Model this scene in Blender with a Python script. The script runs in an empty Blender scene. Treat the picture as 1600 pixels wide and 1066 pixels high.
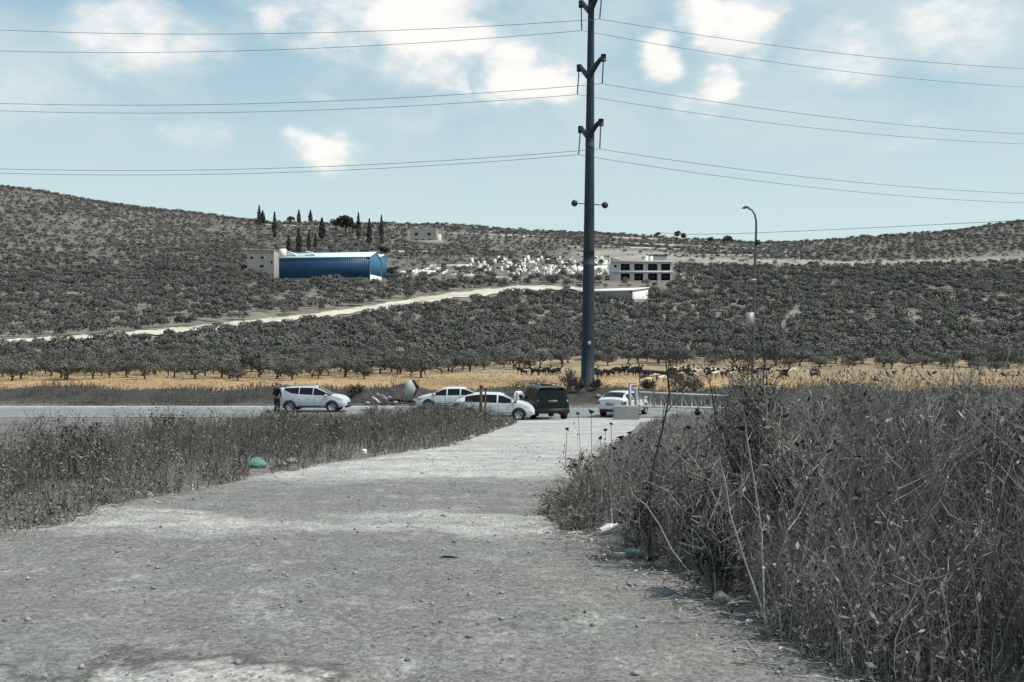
import bpy, math, random
import numpy as np
from mathutils import Vector, Matrix

R = math.radians
FL, CX, CY = 1500.0, 800.0, 533.0
sc = bpy.context.scene
COL = sc.collection
RNG = np.random.default_rng(7)
random.seed(7)

# ------------------------------------------------------------------ camera
cam = bpy.data.cameras.new('camera')
camo = bpy.data.objects.new('camera', cam)
COL.objects.link(camo)
cam.sensor_width = 36.0
cam.lens = 36.0 * FL / 1600.0
cam.clip_start = 0.1
cam.clip_end = 20000
camo.location = (0, 0, 0)
camo.rotation_euler = (R(90), 0, 0)
sc.camera = camo

# ------------------------------------------------------------------ world
SUN_EL = R(56)
SUN_H = Vector((0.975, -0.22, 0)).normalized()
world = bpy.data.worlds.new('World')
sc.world = world
world.use_nodes = True


class NT:
    """small helper for node trees"""
    def __init__(s, tree):
        s.t = tree
        s.n = tree.nodes
        s.l = tree.links

    def new(s, typ, **kw):
        n = s.n.new(typ)
        for k, v in kw.items():
            setattr(n, k, v)
        return n

    def link(s, a, b):
        s.l.new(a, b)

    def _in(s, sock, v):
        if hasattr(v, 'is_linked') or hasattr(v, 'links'):
            s.l.new(v, sock)
        else:
            sock.default_value = v

    def math(s, op, a, b=None, c=None, clamp=False):
        n = s.new('ShaderNodeMath', operation=op)
        n.use_clamp = clamp
        s._in(n.inputs[0], a)
        if b is not None:
            s._in(n.inputs[1], b)
        if c is not None:
            s._in(n.inputs[2], c)
        return n.outputs[0]

    def vmath(s, op, a, b=None):
        n = s.new('ShaderNodeVectorMath', operation=op)
        s._in(n.inputs[0], a)
        if b is not None:
            s._in(n.inputs[1], b)
        return n

    def noise(s, vec, scale, detail=4, rough=0.55, dist=0.0):
        n = s.new('ShaderNodeTexNoise')
        if vec is not None:
            s.l.new(vec, n.inputs['Vector'])
        n.inputs['Scale'].default_value = scale
        n.inputs['Detail'].default_value = detail
        n.inputs['Roughness'].default_value = rough
        n.inputs['Distortion'].default_value = dist
        return n.outputs['Fac']

    def ramp(s, fac, stops):
        n = s.new('ShaderNodeValToRGB')
        cr = n.color_ramp
        while len(cr.elements) < len(stops):
            cr.elements.new(0.5)
        for e, (p, c) in zip(cr.elements, stops):
            e.position = p
            e.color = (c[0], c[1], c[2], 1)
        s.l.new(fac, n.inputs[0])
        return n.outputs[0]

    def mix(s, fac, a, b, blend='MIX'):
        n = s.new('ShaderNodeMix')
        n.data_type = 'RGBA'
        n.blend_type = blend
        s._in(n.inputs[0], fac)
        s._in(n.inputs[6], a if not isinstance(a, tuple) else (*a, 1))
        s._in(n.inputs[7], b if not isinstance(b, tuple) else (*b, 1))
        return n.outputs[2]

    def maprange(s, v, a, b, c=0.0, d=1.0, smooth=True):
        n = s.new('ShaderNodeMapRange')
        if smooth:
            n.interpolation_type = 'SMOOTHSTEP'
        s._in(n.inputs[0], v)
        n.inputs[1].default_value = a
        n.inputs[2].default_value = b
        n.inputs[3].default_value = c
        n.inputs[4].default_value = d
        return n.outputs[0]


def build_world():
    t = NT(world.node_tree)
    t.n.clear()
    out = t.new('ShaderNodeOutputWorld')
    bg = t.new('ShaderNodeBackground')
    t.link(bg.outputs[0], out.inputs[0])
    sky = t.new('ShaderNodeTexSky')
    sky.sky_type = 'NISHITA'
    sky.sun_disc = False
    sky.sun_elevation = SUN_EL
    sky.sun_rotation = math.atan2(SUN_H.x, SUN_H.y)
    sky.air_density = 1.0
    sky.dust_density = 1.2
    sky.ozone_density = 1.5
    tc = t.new('ShaderNodeTexCoord')
    d = tc.outputs['Generated']
    # haze-whitened sky
    sep = t.new('ShaderNodeSeparateXYZ')
    t.link(d, sep.inputs[0])
    el = sep.outputs[2]
    S = 10.0     # radiance in units of 1/strength
    pale = t.maprange(el, 0.06, 0.42, 0.92, 0.62)
    hz = t.ramp(t.math('MULTIPLY', el, 2.4), [(0.0, (0.66, 0.80, 0.79)), (0.45, (0.55, 0.70, 0.73)), (0.85, (0.34, 0.58, 0.72)), (1.0, (0.30, 0.52, 0.72))])
    hzs = t.vmath('SCALE', hz)
    hzs.inputs['Scale'].default_value = S
    base = t.mix(pale, sky.outputs[0], hzs.outputs[0])
    # broad thin veil of cloud
    mp = t.new('ShaderNodeMapping')
    mp.inputs['Scale'].default_value = (1, 1, 1.9)
    t.link(d, mp.inputs[0])
    n1 = t.noise(mp.outputs[0], 5.0, 6, 0.6, 0.3)
    n2 = t.noise(mp.outputs[0], 14.0, 6, 0.62, 0.25)
    n3 = t.noise(mp.outputs[0], 42.0, 4, 0.6)
    veil = t.maprange(n1, 0.38, 0.64, 0.0, 0.70)
    veil = t.math('MULTIPLY', veil, t.maprange(el, 0.10, 0.26))
    base = t.mix(veil, base, (0.60 * S, 0.70 * S, 0.72 * S))
    # cumulus puffs: soft blobs in fixed directions, edges broken with noise
    puffs = [  # px, py, rx, ry, strength
        (655, 20, 105, 100, 1.05), (715, 62, 80, 55, 0.9), (560, 20, 150, 80, 0.62), (690, 105, 80, 40, .65), (800, 105, 60, 50, 1.0), (848, 130, 66, 38, 1.0),
        (795, 140, 60, 26, 0.7), (515, 235, 62, 30, 1.0), (488, 222, 40, 24, 0.8), (1032, 88, 32, 44, 1.0), (1122, 140, 42, 38, 0.9),
        (1085, 160, 40, 22, 0.45), (1108, 32, 52, 46, 1.0), (1170, 28, 72, 50, 0.95), (1150, 66, 60, 36, 0.75), (430, 15, 36, 32, 0.7),
        (725, 132, 24, 16, 0.6), (490, 148, 30, 13, 0.45), (660, 185, 80, 20, 0.28), (560, 70, 90, 45, 0.3), (720, 165, 90, 26, 0.28),
        (220, 60, 130, 60, 0.7), (60, 150, 110, 40, 0.5), (300, 210, 80, 26, 0.4), (1330, 90, 90, 50, 0.7), (1480, 40, 110, 60, 0.7), (1420, 220, 90, 28, 0.4),
        (640, -160, 200, 80, 0.8), (1250, -220, 240, 90, 0.7), (200, -260, 260, 90, 0.7)]
    acc = None
    # jitter the direction a little so that outlines billow
    wob = t.new('ShaderNodeTexNoise')
    t.link(mp.outputs[0], wob.inputs['Vector'])
    wob.inputs['Scale'].default_value = 17
    wob.inputs['Detail'].default_value = 5
    wv = t.vmath('SUBTRACT', wob.outputs['Color'], (0.5, 0.5, 0.5))
    ws = t.vmath('SCALE', wv.outputs[0])
    ws.inputs['Scale'].default_value = 0.055
    dj = t.vmath('ADD', d, ws.outputs[0]).outputs[0]
    for px, py, rx, ry, st in puffs:
        v = Vector(((px - CX) / FL, 1, (CY - py) / FL))
        v.normalize()
        sub = t.vmath('SUBTRACT', dj, tuple(v)).outputs[0]
        k = FL / 1.0
        sclv = t.vmath('MULTIPLY', sub, (k / rx * (1 / v.y), 1.0 * k / max(rx, ry), k / ry * (1 / v.y))).outputs[0]
        ln = t.vmath('LENGTH', sclv).outputs['Value']
        m = t.maprange(ln, 1.55, 0.25, 0.0, st)
        acc = m if acc is None else t.math('MAXIMUM', acc, m)
    nn = t.math('ADD', t.math('MULTIPLY', n2, 0.6), t.math('MULTIPLY', n3, 0.4))
    dens = t.math('ADD', t.math('MULTIPLY', acc, 1.2), t.math('MULTIPLY', t.math('SUBTRACT', nn, 0.5), 1.7))
    cm = t.math('MULTIPLY', t.maprange(dens, -0.05, 1.15), t.maprange(acc, 0.0, 0.35))
    lowk = t.maprange(n1, 0.35, 0.65)
    ccol = t.mix(t.maprange(dens, 0.3, 1.15), (0.64 * S, 0.73 * S, 0.75 * S), (0.93 * S, 0.91 * S, 0.885 * S))
    fin = t.mix(cm, base, ccol)
    t.link(fin, bg.inputs[0])
    bg.inputs[1].default_value = 0.108


build_world()
sun = bpy.data.lights.new('sun', 'SUN')
sun.energy = 4.3
sun.angle = R(0.6)
sun.color = (1.0, 0.955, 0.89)
suno = bpy.data.objects.new('sun', sun)
COL.objects.link(suno)
sd = Vector((SUN_H.x * math.cos(SUN_EL), SUN_H.y * math.cos(SUN_EL), math.sin(SUN_EL)))
suno.rotation_euler = sd.to_track_quat('Z', 'Y').to_euler()
sc.view_settings.view_transform = 'Standard'
sc.view_settings.look = 'None'
sc.view_settings.exposure = 0.0
sc.view_settings.gamma = 1.0
sc.cycles.max_bounces = 5
sc.cycles.diffuse_bounces = 2
sc.cycles.glossy_bounces = 2


# ------------------------------------------------------------------ materials
def mat(name, color, rough=0.85, var=0.18, scale=3.0, bump=0.0, bscale=None, metallic=0.0, tint=False, spec=0.3, emit=None, rand=0.0):
    m = bpy.data.materials.new(name)
    m.use_nodes = True
    t = NT(m.node_tree)
    bs = t.n['Principled BSDF']
    bs.inputs['Roughness'].default_value = rough
    bs.inputs['Metallic'].default_value = metallic
    bs.inputs['Specular IOR Level'].default_value = spec
    tc = t.new('ShaderNodeTexCoord')
    n = t.noise(tc.outputs['Object'], scale, 5, 0.6)
    k = t.maprange(n, 0.25, 0.75, 1 - var, 1 + var, smooth=False)
    sc_ = t.vmath('SCALE', tuple(color))
    t.link(k, sc_.inputs['Scale'])
    c = sc_.outputs[0]
    if rand:
        oi = t.new('ShaderNodeObjectInfo')
        kk = t.maprange(oi.outputs['Random'], 0, 1, 1 - rand, 1 + rand, smooth=False)
        s2 = t.vmath('SCALE', c)
        t.link(kk, s2.inputs['Scale'])
        c = s2.outputs[0]
    if tint:
        at = t.new('ShaderNodeAttribute')
        at.attribute_name = 'tint'
        c = t.mix(1.0, c, at.outputs['Color'], 'MULTIPLY')
    t.link(c, bs.inputs['Base Color'])
    if bump:
        b = t.new('ShaderNodeBump')
        b.inputs['Strength'].default_value = bump
        b.inputs['Distance'].default_value = 0.05
        t.link(t.noise(tc.outputs['Object'], bscale or scale * 4, 4, 0.6), b.inputs['Height'])
        t.link(b.outputs[0], bs.inputs['Normal'])
    return m


# ------------------------------------------------------------------ terrain height
_ty = np.arange(-200, 6001, 1.0)
_prof = np.array([(-200, 3.0), (-40, 0.4), (0, -1.6), (52, -4.2), (56, -4.44), (64.2, -4.47), (65.5, -4.3), (67, -3.75), (69, -3.45), (72, -3.6),
                  (78, -4.3), (90, -4.6), (150, -4.8), (185, -4.3), (250, -1.2), (320, 4.9), (400, 14.4), (480, 26), (540, 36.0), (620, 48.8),
                  (700, 59.7), (800, 76), (900, 96.6), (1000, 117), (1040, 120), (1100, 117), (1400, 98), (3000, 60), (6000, 20)])
_tz = np.interp(_ty, _prof[:, 0], _prof[:, 1])
_k = np.ones(31) / 31
_sm = np.convolve(np.pad(_tz, 15, mode='edge'), _k, mode='valid')
_w = np.clip((_ty - 100) / 40, 0, 1)
_tz = _tz * (1 - _w) + _sm * _w
_gx = np.array([-4000, -1500, -700, -533, -400, -267, -100, 67, 200, 267, 400, 533, 800, 1500, 4000])
_gz = np.array([20, 40, 52, 46, 22, 6, 3, -2, -13, -17, -10, 8, 25, 20, 0])
_gxx = np.arange(-4000, 4001, 10.0)
_gzz = np.convolve(np.pad(np.interp(_gxx, _gx, _gz), 5, mode='edge'), np.ones(11) / 11, mode='valid')
_ph = np.random.default_rng(3).uniform(0, 6.28, (14, 3))

LE = np.array([(-30, -6.6), (0, -6.2), (8, -5.9), (14, -5.6), (18.9, -5.0), (23.5, -3.76), (27.6, -2.1), (33.3, -1.35), (42, -.45), (48, .05), (50.3, -1.8), (54, -7), (57, -12)])
RE = np.array([(-30, 5.0), (0, 3.6), (4.4, 2.7), (5.6, 2.05), (6.5, 1.85), (8, 1.58), (10, 1.05), (12.5, .66), (16, 1.05), (22, 2.0), (34, 4.2), (46, 6.3), (53, 10), (57, 16)])


def sstep(a, b, v):
    t = np.clip((v - a) / (b - a), 0, 1)
    return t * t * (3 - 2 * t)


def H0(x, y):
    """terrain without the road beds"""
    x = np.asarray(x, float)
    y = np.asarray(y, float)
    z = np.interp(y, _ty, _tz)
    z = z + np.interp(x, _gxx, _gzz) * sstep(420, 1000, y)
    amp = sstep(190, 420, y)
    for i, (a, b, c) in enumerate(_ph[:7]):
        f = 0.012 * (1.5 ** i)
        z = z + amp * (1.6 / (1.35 ** i)) * np.sin(f * (x * math.cos(a) + y * math.sin(a)) * 1.3 + b) * np.sin(f * 0.8 * (y - x * 0.4) + c)
    near = 1 - sstep(50, 56, y)
    for i, (a, b, c) in enumerate(_ph[7:]):
        f = 0.35 * (1.7 ** i)
        z = z + near * (0.035 / (1.5 ** i)) * np.sin(f * (x * math.cos(a) + y * math.sin(a)) + b) * np.sin(f * 0.9 * (y * 0.8 - x * 0.5) + c)
    # levelled building plots cut into the slope
    for xa, xb, ya, yb in ((16, 72, 424, 466), (-138, -66, 516, 556), (52, 90, 516, 536)):
        w = sstep(xa - 8, xa, x) * (1 - sstep(xb, xb + 8, x)) * sstep(ya - 8, ya, y) * (1 - sstep(yb, yb + 14, y))
        z = z * (1 - w) + float(np.interp(ya + 4, _ty, _tz)) * w
    bank = sstep(64.5, 66, y) * (1 - sstep(76, 82, y))
    z = z + bank * 0.25 * np.sin(x * 0.55 + 1) * np.sin(x * 0.21 + 2.2)
    return z


def edges(y):
    return np.interp(y, LE[:, 0], LE[:, 1]), np.interp(y, RE[:, 0], RE[:, 1])


def H(x, y):
    x = np.asarray(x, float)
    y = np.asarray(y, float)
    z = H0(x, y)
    l, r = edges(y)
    inside = np.minimum(sstep(l - .1, l + .5, x), 1 - sstep(r - .5, r + .1, x)) * (y < 55.9)
    z = z - 0.10 * inside
    near = 1 - sstep(46, 54, y)
    z = z + near * (0.22 * sstep(r, r + 1.6, x) + 0.14 * (1 - sstep(l - 1.6, l, x)))
    road = (y > 55.6) & (y < 64.4)
    z = np.where(road, z - 0.10, z)
    return z


def road_z(x, y):
    return H0(x, y)


def h(x, y):
    return float(H(x, y))


def U(px, Y):
    return (px - CX) / FL * Y


def Zp(py, Y):
    return (CY - py) / FL * Y


_scan = np.concatenate([np.arange(3, 120, 0.1), np.arange(120, 2000, 1.0)])


def hit(px, py, y0=3):
    s = _scan[_scan > y0]
    d = H(U(px, s), s) - Zp(py, s)
    i = int(np.argmax(d >= 0))
    Y = s[i] if d[i] >= 0 else s[-1]
    return U(px, Y), float(Y)


# ------------------------------------------------------------------ mesh helpers
def np_obj(name, verts, faces, m, parent=None, tint=None, smooth=False):
    """verts (N,3); faces: list of int arrays (n,3) / (n,4)"""
    me = bpy.data.meshes.new(name)
    verts = np.asarray(verts, np.float32)
    me.vertices.add(len(verts))
    me.vertices.foreach_set('co', verts.ravel())
    if not isinstance(faces, list):
        faces = [faces]
    faces = [np.asarray(f, np.int32) for f in faces if len(f)]
    nl = sum(f.size for f in faces)
    nf = sum(len(f) for f in faces)
    me.loops.add(nl)
    me.polygons.add(nf)
    me.loops.foreach_set('vertex_index', np.concatenate([f.ravel() for f in faces]))
    tot = np.concatenate([np.full(len(f), f.shape[1], np.int32) for f in faces])
    st = np.concatenate([[0], np.cumsum(tot)[:-1]]).astype(np.int32)
    me.polygons.foreach_set('loop_start', st)
    me.polygons.foreach_set('loop_total', tot)
    if smooth:
        me.polygons.foreach_set('use_smooth', np.ones(nf, bool))
    me.update(calc_edges=True)
    me.validate()
    if tint is not None:
        a = me.color_attributes.new('tint', 'FLOAT_COLOR', 'POINT')
        tt = np.ones((len(verts), 4), np.float32)
        tt[:, :3] = np.asarray(tint, np.float32).reshape(len(verts), -1)
        a.data.foreach_set('color', tt.ravel())
    me.materials.append(m)
    o = bpy.data.objects.new(name, me)
    COL.objects.link(o)
    if parent:
        o.parent = parent
    return o


class Geo:
    def __init__(s):
        s.v = []
        s.q = []
        s.t = []
        s.c = []
        s.n = 0

    def add(s, v, q=None, t=None, tint=1.0):
        v = np.asarray(v, float).reshape(-1, 3)
        if q is not None and len(q):
            s.q.append(np.asarray(q).reshape(-1, 4) + s.n)
        if t is not None and len(t):
            s.t.append(np.asarray(t).reshape(-1, 3) + s.n)
        c = np.asarray(tint, float)
        if c.ndim == 0:
            c = np.full((len(v), 3), float(c))
        elif c.ndim == 1 and len(c) == 3 and len(v) != 3:
            c = np.tile(c, (len(v), 1))
        elif c.ndim == 1:
            c = np.repeat(c[:, None], 3, 1)
        s.v.append(v)
        s.c.append(c)
        s.n += len(v)
        return s

    def box(s, c, size, rz=0.0, M=None, tint=1.0, taper=1.0):
        x, y, z = np.array(size) / 2
        P = np.array([(-x, -y, -z), (x, -y, -z), (x, y, -z), (-x, y, -z), (-x * taper, -y * taper, z), (x * taper, -y * taper, z), (x * taper, y * taper, z), (-x * taper, y * taper, z)])
        if M is not None:
            P = P @ np.array(M.to_3x3()).T
        if rz:
            cs, sn = math.cos(rz), math.sin(rz)
            P = P @ np.array([(cs, sn, 0), (-sn, cs, 0), (0, 0, 1)])
        P = P + np.array(c)
        return s.add(P, [(0, 3, 2, 1), (4, 5, 6, 7), (0, 1, 5, 4), (1, 2, 6, 5), (2, 3, 7, 6), (3, 0, 4, 7)], tint=tint)

    def tube(s, pts, rad, sides=8, cap=True, tint=1.0):
        pts = np.asarray(pts, float)[None]
        rad = np.asarray(rad, float)
        if rad.ndim == 0:
            rad = np.full(pts.shape[1], float(rad))
        v, q = tubes(pts, rad[None], sides)
        s.add(v, q, tint=tint)
        if cap:
            K = pts.shape[1]
            b = s.n - len(v)
            for k in (0, K - 1):
                ring = [b + k * sides + j for j in range(sides)]
                c = pts[0, k]
                s.v.append(c.reshape(1, 3))
                s.c.append(s.c[-1][:1] if s.c[-1].ndim == 2 else np.ones((1, 3)))
                ci = s.n
                s.n += 1
                tr = [(ci, ring[j], ring[(j + 1) % sides]) if k else (ci, ring[(j + 1) % sides], ring[j]) for j in range(sides)]
                s.t.append(np.array(tr))
        return s

    def prism(s, poly, y0, y1, tint=1.0):
        """poly: list of (x,z), extruded along y"""
        n = len(poly)
        P = [(x, y0, z) for x, z in poly] + [(x, y1, z) for x, z in poly]
        b = s.n
        s.add(P, [(i, (i + 1) % n, n + (i + 1) % n, n + i) for i in range(n)], tint=tint)
        cx, cz = np.mean([p[0] for p in poly]), np.mean([p[1] for p in poly])
        for off, y, fl in ((0, y0, 0), (n, y1, 1)):
            s.v.append(np.array([[cx, y, cz]]))
            s.c.append(np.full((1, 3), 1.0))
            ci = s.n
            s.n += 1
            s.t.append(np.array([(ci, b + off + (i + 1) % n, b + off + i) if not fl else (ci, b + off + i, b + off + (i + 1) % n) for i in range(n)]))
        return s

    def build(s, name, m, parent=None, smooth=False, tint=False):
        fs = []
        if s.q:
            fs.append(np.concatenate(s.q))
        if s.t:
            fs.append(np.concatenate(s.t))
        return np_obj(name, np.concatenate(s.v), fs, m, parent, np.concatenate(s.c) if tint else None, smooth)


def tubes(P, Rd, sides=3):
    """P (N,K,3), Rd (N,K) -> verts, quads"""
    N, K, _ = P.shape
    T = np.gradient(P, axis=1)
    T /= np.linalg.norm(T, axis=2, keepdims=True) + 1e-9
    ref = np.array([0.31, 0.93, 0.2])
    alt = np.array([1.0, 0.0, 0.0])
    meanT = T.mean(1, keepdims=True)
    use = (np.abs((meanT * ref).sum(2, keepdims=True)) > 0.85)
    rf = np.where(use, alt, ref)
    A = np.cross(T, np.broadcast_to(rf, T.shape))
    A /= np.linalg.norm(A, axis=2, keepdims=True) + 1e-9
    B = np.cross(T, A)
    ang = np.arange(sides) * 2 * math.pi / sides
    ring = A[:, :, None, :] * np.cos(ang)[None, None, :, None] + B[:, :, None, :] * np.sin(ang)[None, None, :, None]
    V = P[:, :, None, :] + ring * Rd[:, :, None, None]
    V = V.reshape(-1, 3)
    base = np.arange(N)[:, None, None] * K * sides
    k = np.arange(K - 1)[None, :, None] * sides
    j = np.arange(sides)[None, None, :]
    j2 = (j + 1) % sides
    q = np.stack([base + k + j, base + k + sides + j, base + k + sides + j2, base + k + j2], -1).reshape(-1, 4)
    return V, q


def leafq(C, Nn, size, aspect=0.6, rng=RNG):
    """quads at C with normal Nn"""
    C = np.asarray(C, float)
    n = len(C)
    Nn = Nn / (np.linalg.norm(Nn, axis=1, keepdims=True) + 1e-9)
    r = rng.normal(size=(n, 3))
    A = np.cross(Nn, r)
    A /= np.linalg.norm(A, axis=1, keepdims=True) + 1e-9
    B = np.cross(Nn, A)
    s = np.broadcast_to(np.asarray(size, float), (n,))[:, None]
    a, b = A * s * 0.5, B * s * 0.5 * aspect
    V = np.stack([C - a - b * .3, C + b, C + a + b * .2, C - b], 1).reshape(-1, 3)
    q = np.arange(n * 4).reshape(n, 4)
    return V, q


def tag(o, label=None, cat=None, group=None, kind=None):
    if label:
        o['label'] = label
    if cat:
        o['category'] = cat
    if group:
        o['group'] = group
    if kind:
        o['kind'] = kind
    return o


def empty(name, loc, rz=0.0, label=None, cat=None, group=None):
    o = bpy.data.objects.new(name, None)
    o.empty_display_size = 0.2
    COL.objects.link(o)
    o.location = loc
    o.rotation_euler = (0, 0, rz)
    return tag(o, label, cat, group)


CH = {}


def kids(o):
    if not CH.get('n') == len(bpy.data.objects):
        m = {}
        for x in bpy.data.objects:
            if x.parent:
                m.setdefault(x.parent.name, []).append(x)
        CH['m'] = m
        CH['n'] = len(bpy.data.objects)
    return CH['m'].get(o.name, [])


def copy_tree(o, children=None):
    c = o.copy()
    COL.objects.link(c)
    for ch in (children if children is not None else [x for x in bpy.data.objects if x.parent == o]):
        d = ch.copy()
        COL.objects.link(d)
        d.parent = c
    return c


def skin(name, nodes, links, m, parent=None, sub=2):
    """nodes: dict key->(x,y,z,r); links: list of pairs; first node is root"""
    keys = list(nodes)
    idx = {k: i for i, k in enumerate(keys)}
    me = bpy.data.meshes.new(name)
    me.from_pydata([nodes[k][:3] for k in keys], [(idx[a], idx[b]) for a, b in links], [])
    o = bpy.data.objects.new(name, me)
    COL.objects.link(o)
    md = o.modifiers.new('skin', 'SKIN')
    md.use_smooth_shade = True
    sv = me.skin_vertices[0].data
    for i, k in enumerate(keys):
        r = nodes[k][3]
        sv[i].radius = (r, nodes[k][4] if len(nodes[k]) > 4 else r)
    sv[0].use_root = True
    s = o.modifiers.new('sub', 'SUBSURF')
    s.levels = sub
    s.render_levels = sub
    dg = bpy.context.evaluated_depsgraph_get()
    ev = bpy.data.meshes.new_from_object(o.evaluated_get(dg))
    o.modifiers.clear()
    o.data = ev
    bpy.data.meshes.remove(me)
    ev.materials.clear()
    ev.materials.append(m)
    for p in ev.polygons:
        p.use_smooth = True
    if parent:
        o.parent = parent
    return o


# ------------------------------------------------------------------ ground
def nonuni(brk):
    out = [brk[0][0]]
    for (a, _), (b, s) in zip(brk[:-1], brk[1:]):
        n = max(1, int(round((b - a) / s)))
        out += list(np.linspace(a, b, n + 1)[1:])
    return np.array(out)


def grid(X, Y, Zf):
    XX, YY = np.meshgrid(X, Y)
    ZZ = Zf(XX, YY)
    V = np.stack([XX, YY, ZZ], -1).reshape(-1, 3)
    nx, ny = len(X), len(Y)
    i = np.arange(nx - 1)[None, :]
    j = np.arange(ny - 1)[:, None] * nx
    q = np.stack([j + i, j + i + 1, j + i + nx + 1, j + i + nx], -1).reshape(-1, 4)
    return V, q


def build_ground():
    X = nonuni([(-4000, 0), (-1200, 200), (-600, 25), (-120, 8), (-30, 2), (-10, 0.5), (12, 0.25), (30, 1), (120, 3), (600, 8), (1200, 25), (4000, 200)])
    Y = nonuni([(-150, 0), (-10, 5), (30, 0.3), (54, 0.5), (82, 0.4), (200, 3), (1100, 6), (2000, 50), (6000, 400)])
    V, q = grid(X, Y, H)
    x, y = V[:, 0], V[:, 1]
    px = CX + FL * x / np.maximum(y, 1)
    c = np.zeros((len(V), 3))

    def lay(w, col):
        c[:] = c * (1 - w[:, None]) + np.array(col) * w[:, None]
    lay(np.ones(len(V)), (0.19, 0.18, 0.165))                         # weedy verge soil
    lay(sstep(64, 66, y), (0.060, 0.056, 0.050))                         # bank of dark soil
    fld = sstep(76, 80, y)
    lay(fld, (0.37, 0.258, 0.138))                                       # dry straw field
    lft = fld * (1 - sstep(-8, 2, x)) * (1 - sstep(85, 110, y)) * 0.2
    lay(lft, (0.24, 0.20, 0.12))
    lay(sstep(118, 150, y) * 0.75, (0.26, 0.215, 0.145))
    lay(sstep(185, 230, y), (0.20, 0.18, 0.15))                         # grove floor
    lay(sstep(450, 560, y), (0.155, 0.142, 0.124))                        # hillside
    ter = sstep(860, 760, px) * 0  # placeholder, keeps arrays aligned
    strip = np.exp(-((y - 768) / 52) ** 4) * sstep(880, 930, px)
    lay(np.clip(strip, 0, 1), (0.30, 0.275, 0.235))
    strip2 = np.exp(-((y - 905) / 30) ** 2) * sstep(700, 760, px) * (1 - sstep(850, 900, px))
    lay(np.clip(strip2 * 0.7, 0, 1), (0.27, 0.25, 0.21))
    m = bpy.data.materials.new('soil_and_field')
    m.use_nodes = True
    t = NT(m.node_tree)
    bs = t.n['Principled BSDF']
    bs.inputs['Roughness'].default_value = 0.95
    bs.inputs['Specular IOR Level'].default_value = 0.1
    tc = t.new('ShaderNodeTexCoord').outputs['Object']
    at = t.new('ShaderNodeAttribute')
    at.attribute_name = 'tint'
    n1 = t.maprange(t.noise(tc, 0.05, 6, 0.65), 0.3, 0.7, 0.68, 1.32, False)
    n2 = t.maprange(t.noise(tc, 0.9, 6, 0.7), 0.3, 0.7, 0.72, 1.28, False)
    n3 = t.maprange(t.noise(tc, 14.0, 4, 0.7), 0.3, 0.7, 0.75, 1.25, False)
    k = t.math('MULTIPLY', t.math('MULTIPLY', n1, n2), n3)
    s = t.vmath('SCALE', at.outputs['Color'])
    t.link(k, s.inputs['Scale'])
    t.link(s.outputs[0], bs.inputs['Base Color'])
    b = t.new('ShaderNodeBump')
    b.inputs['Strength'].default_value = 0.7
    b.inputs['Distance'].default_value = 0.12
    t.link(t.noise(tc, 7.0, 6, 0.7), b.inputs['Height'])
    t.link(b.outputs[0], bs.inputs['Normal'])
    o = np_obj('ground', V, q, m, tint=c, smooth=True)
    tag(o, kind='structure')


build_ground()


def gravel_surface(x, y):
    """height of the worn gravel road above the terrain profile"""
    x = np.asarray(x, float)
    y = np.asarray(y, float)
    l, r = edges(y)
    z = H0(x, y)
    d = np.minimum(x - l, r - x)
    z = z - 0.16 * (1 - sstep(-0.15, 0.25, d))
    near = 1 - sstep(24, 30, y)
    for i, (a, b, c) in enumerate(_ph):
        f = 2.1 * (1.42 ** i)
        z = z + near * (0.014 / (1.28 ** i)) * np.sin(f * (x * math.cos(a) + y * math.sin(a)) + b * 3) * np.sin(f * 0.83 * (y * math.cos(b) - x * math.sin(b)) + c)
    # worn lip of the old asphalt
    z = z - 0.03 * sstep(17.2, 17.6, y + 0.5 * np.sin(x * 1.1)) - 0.02 * (sstep(10.9, 11.1, y + 0.35 * np.sin(x * 0.9 + 1)) - sstep(12.1, 12.3, y + .3 * np.sin(x * 1.3)))
    return z


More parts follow.
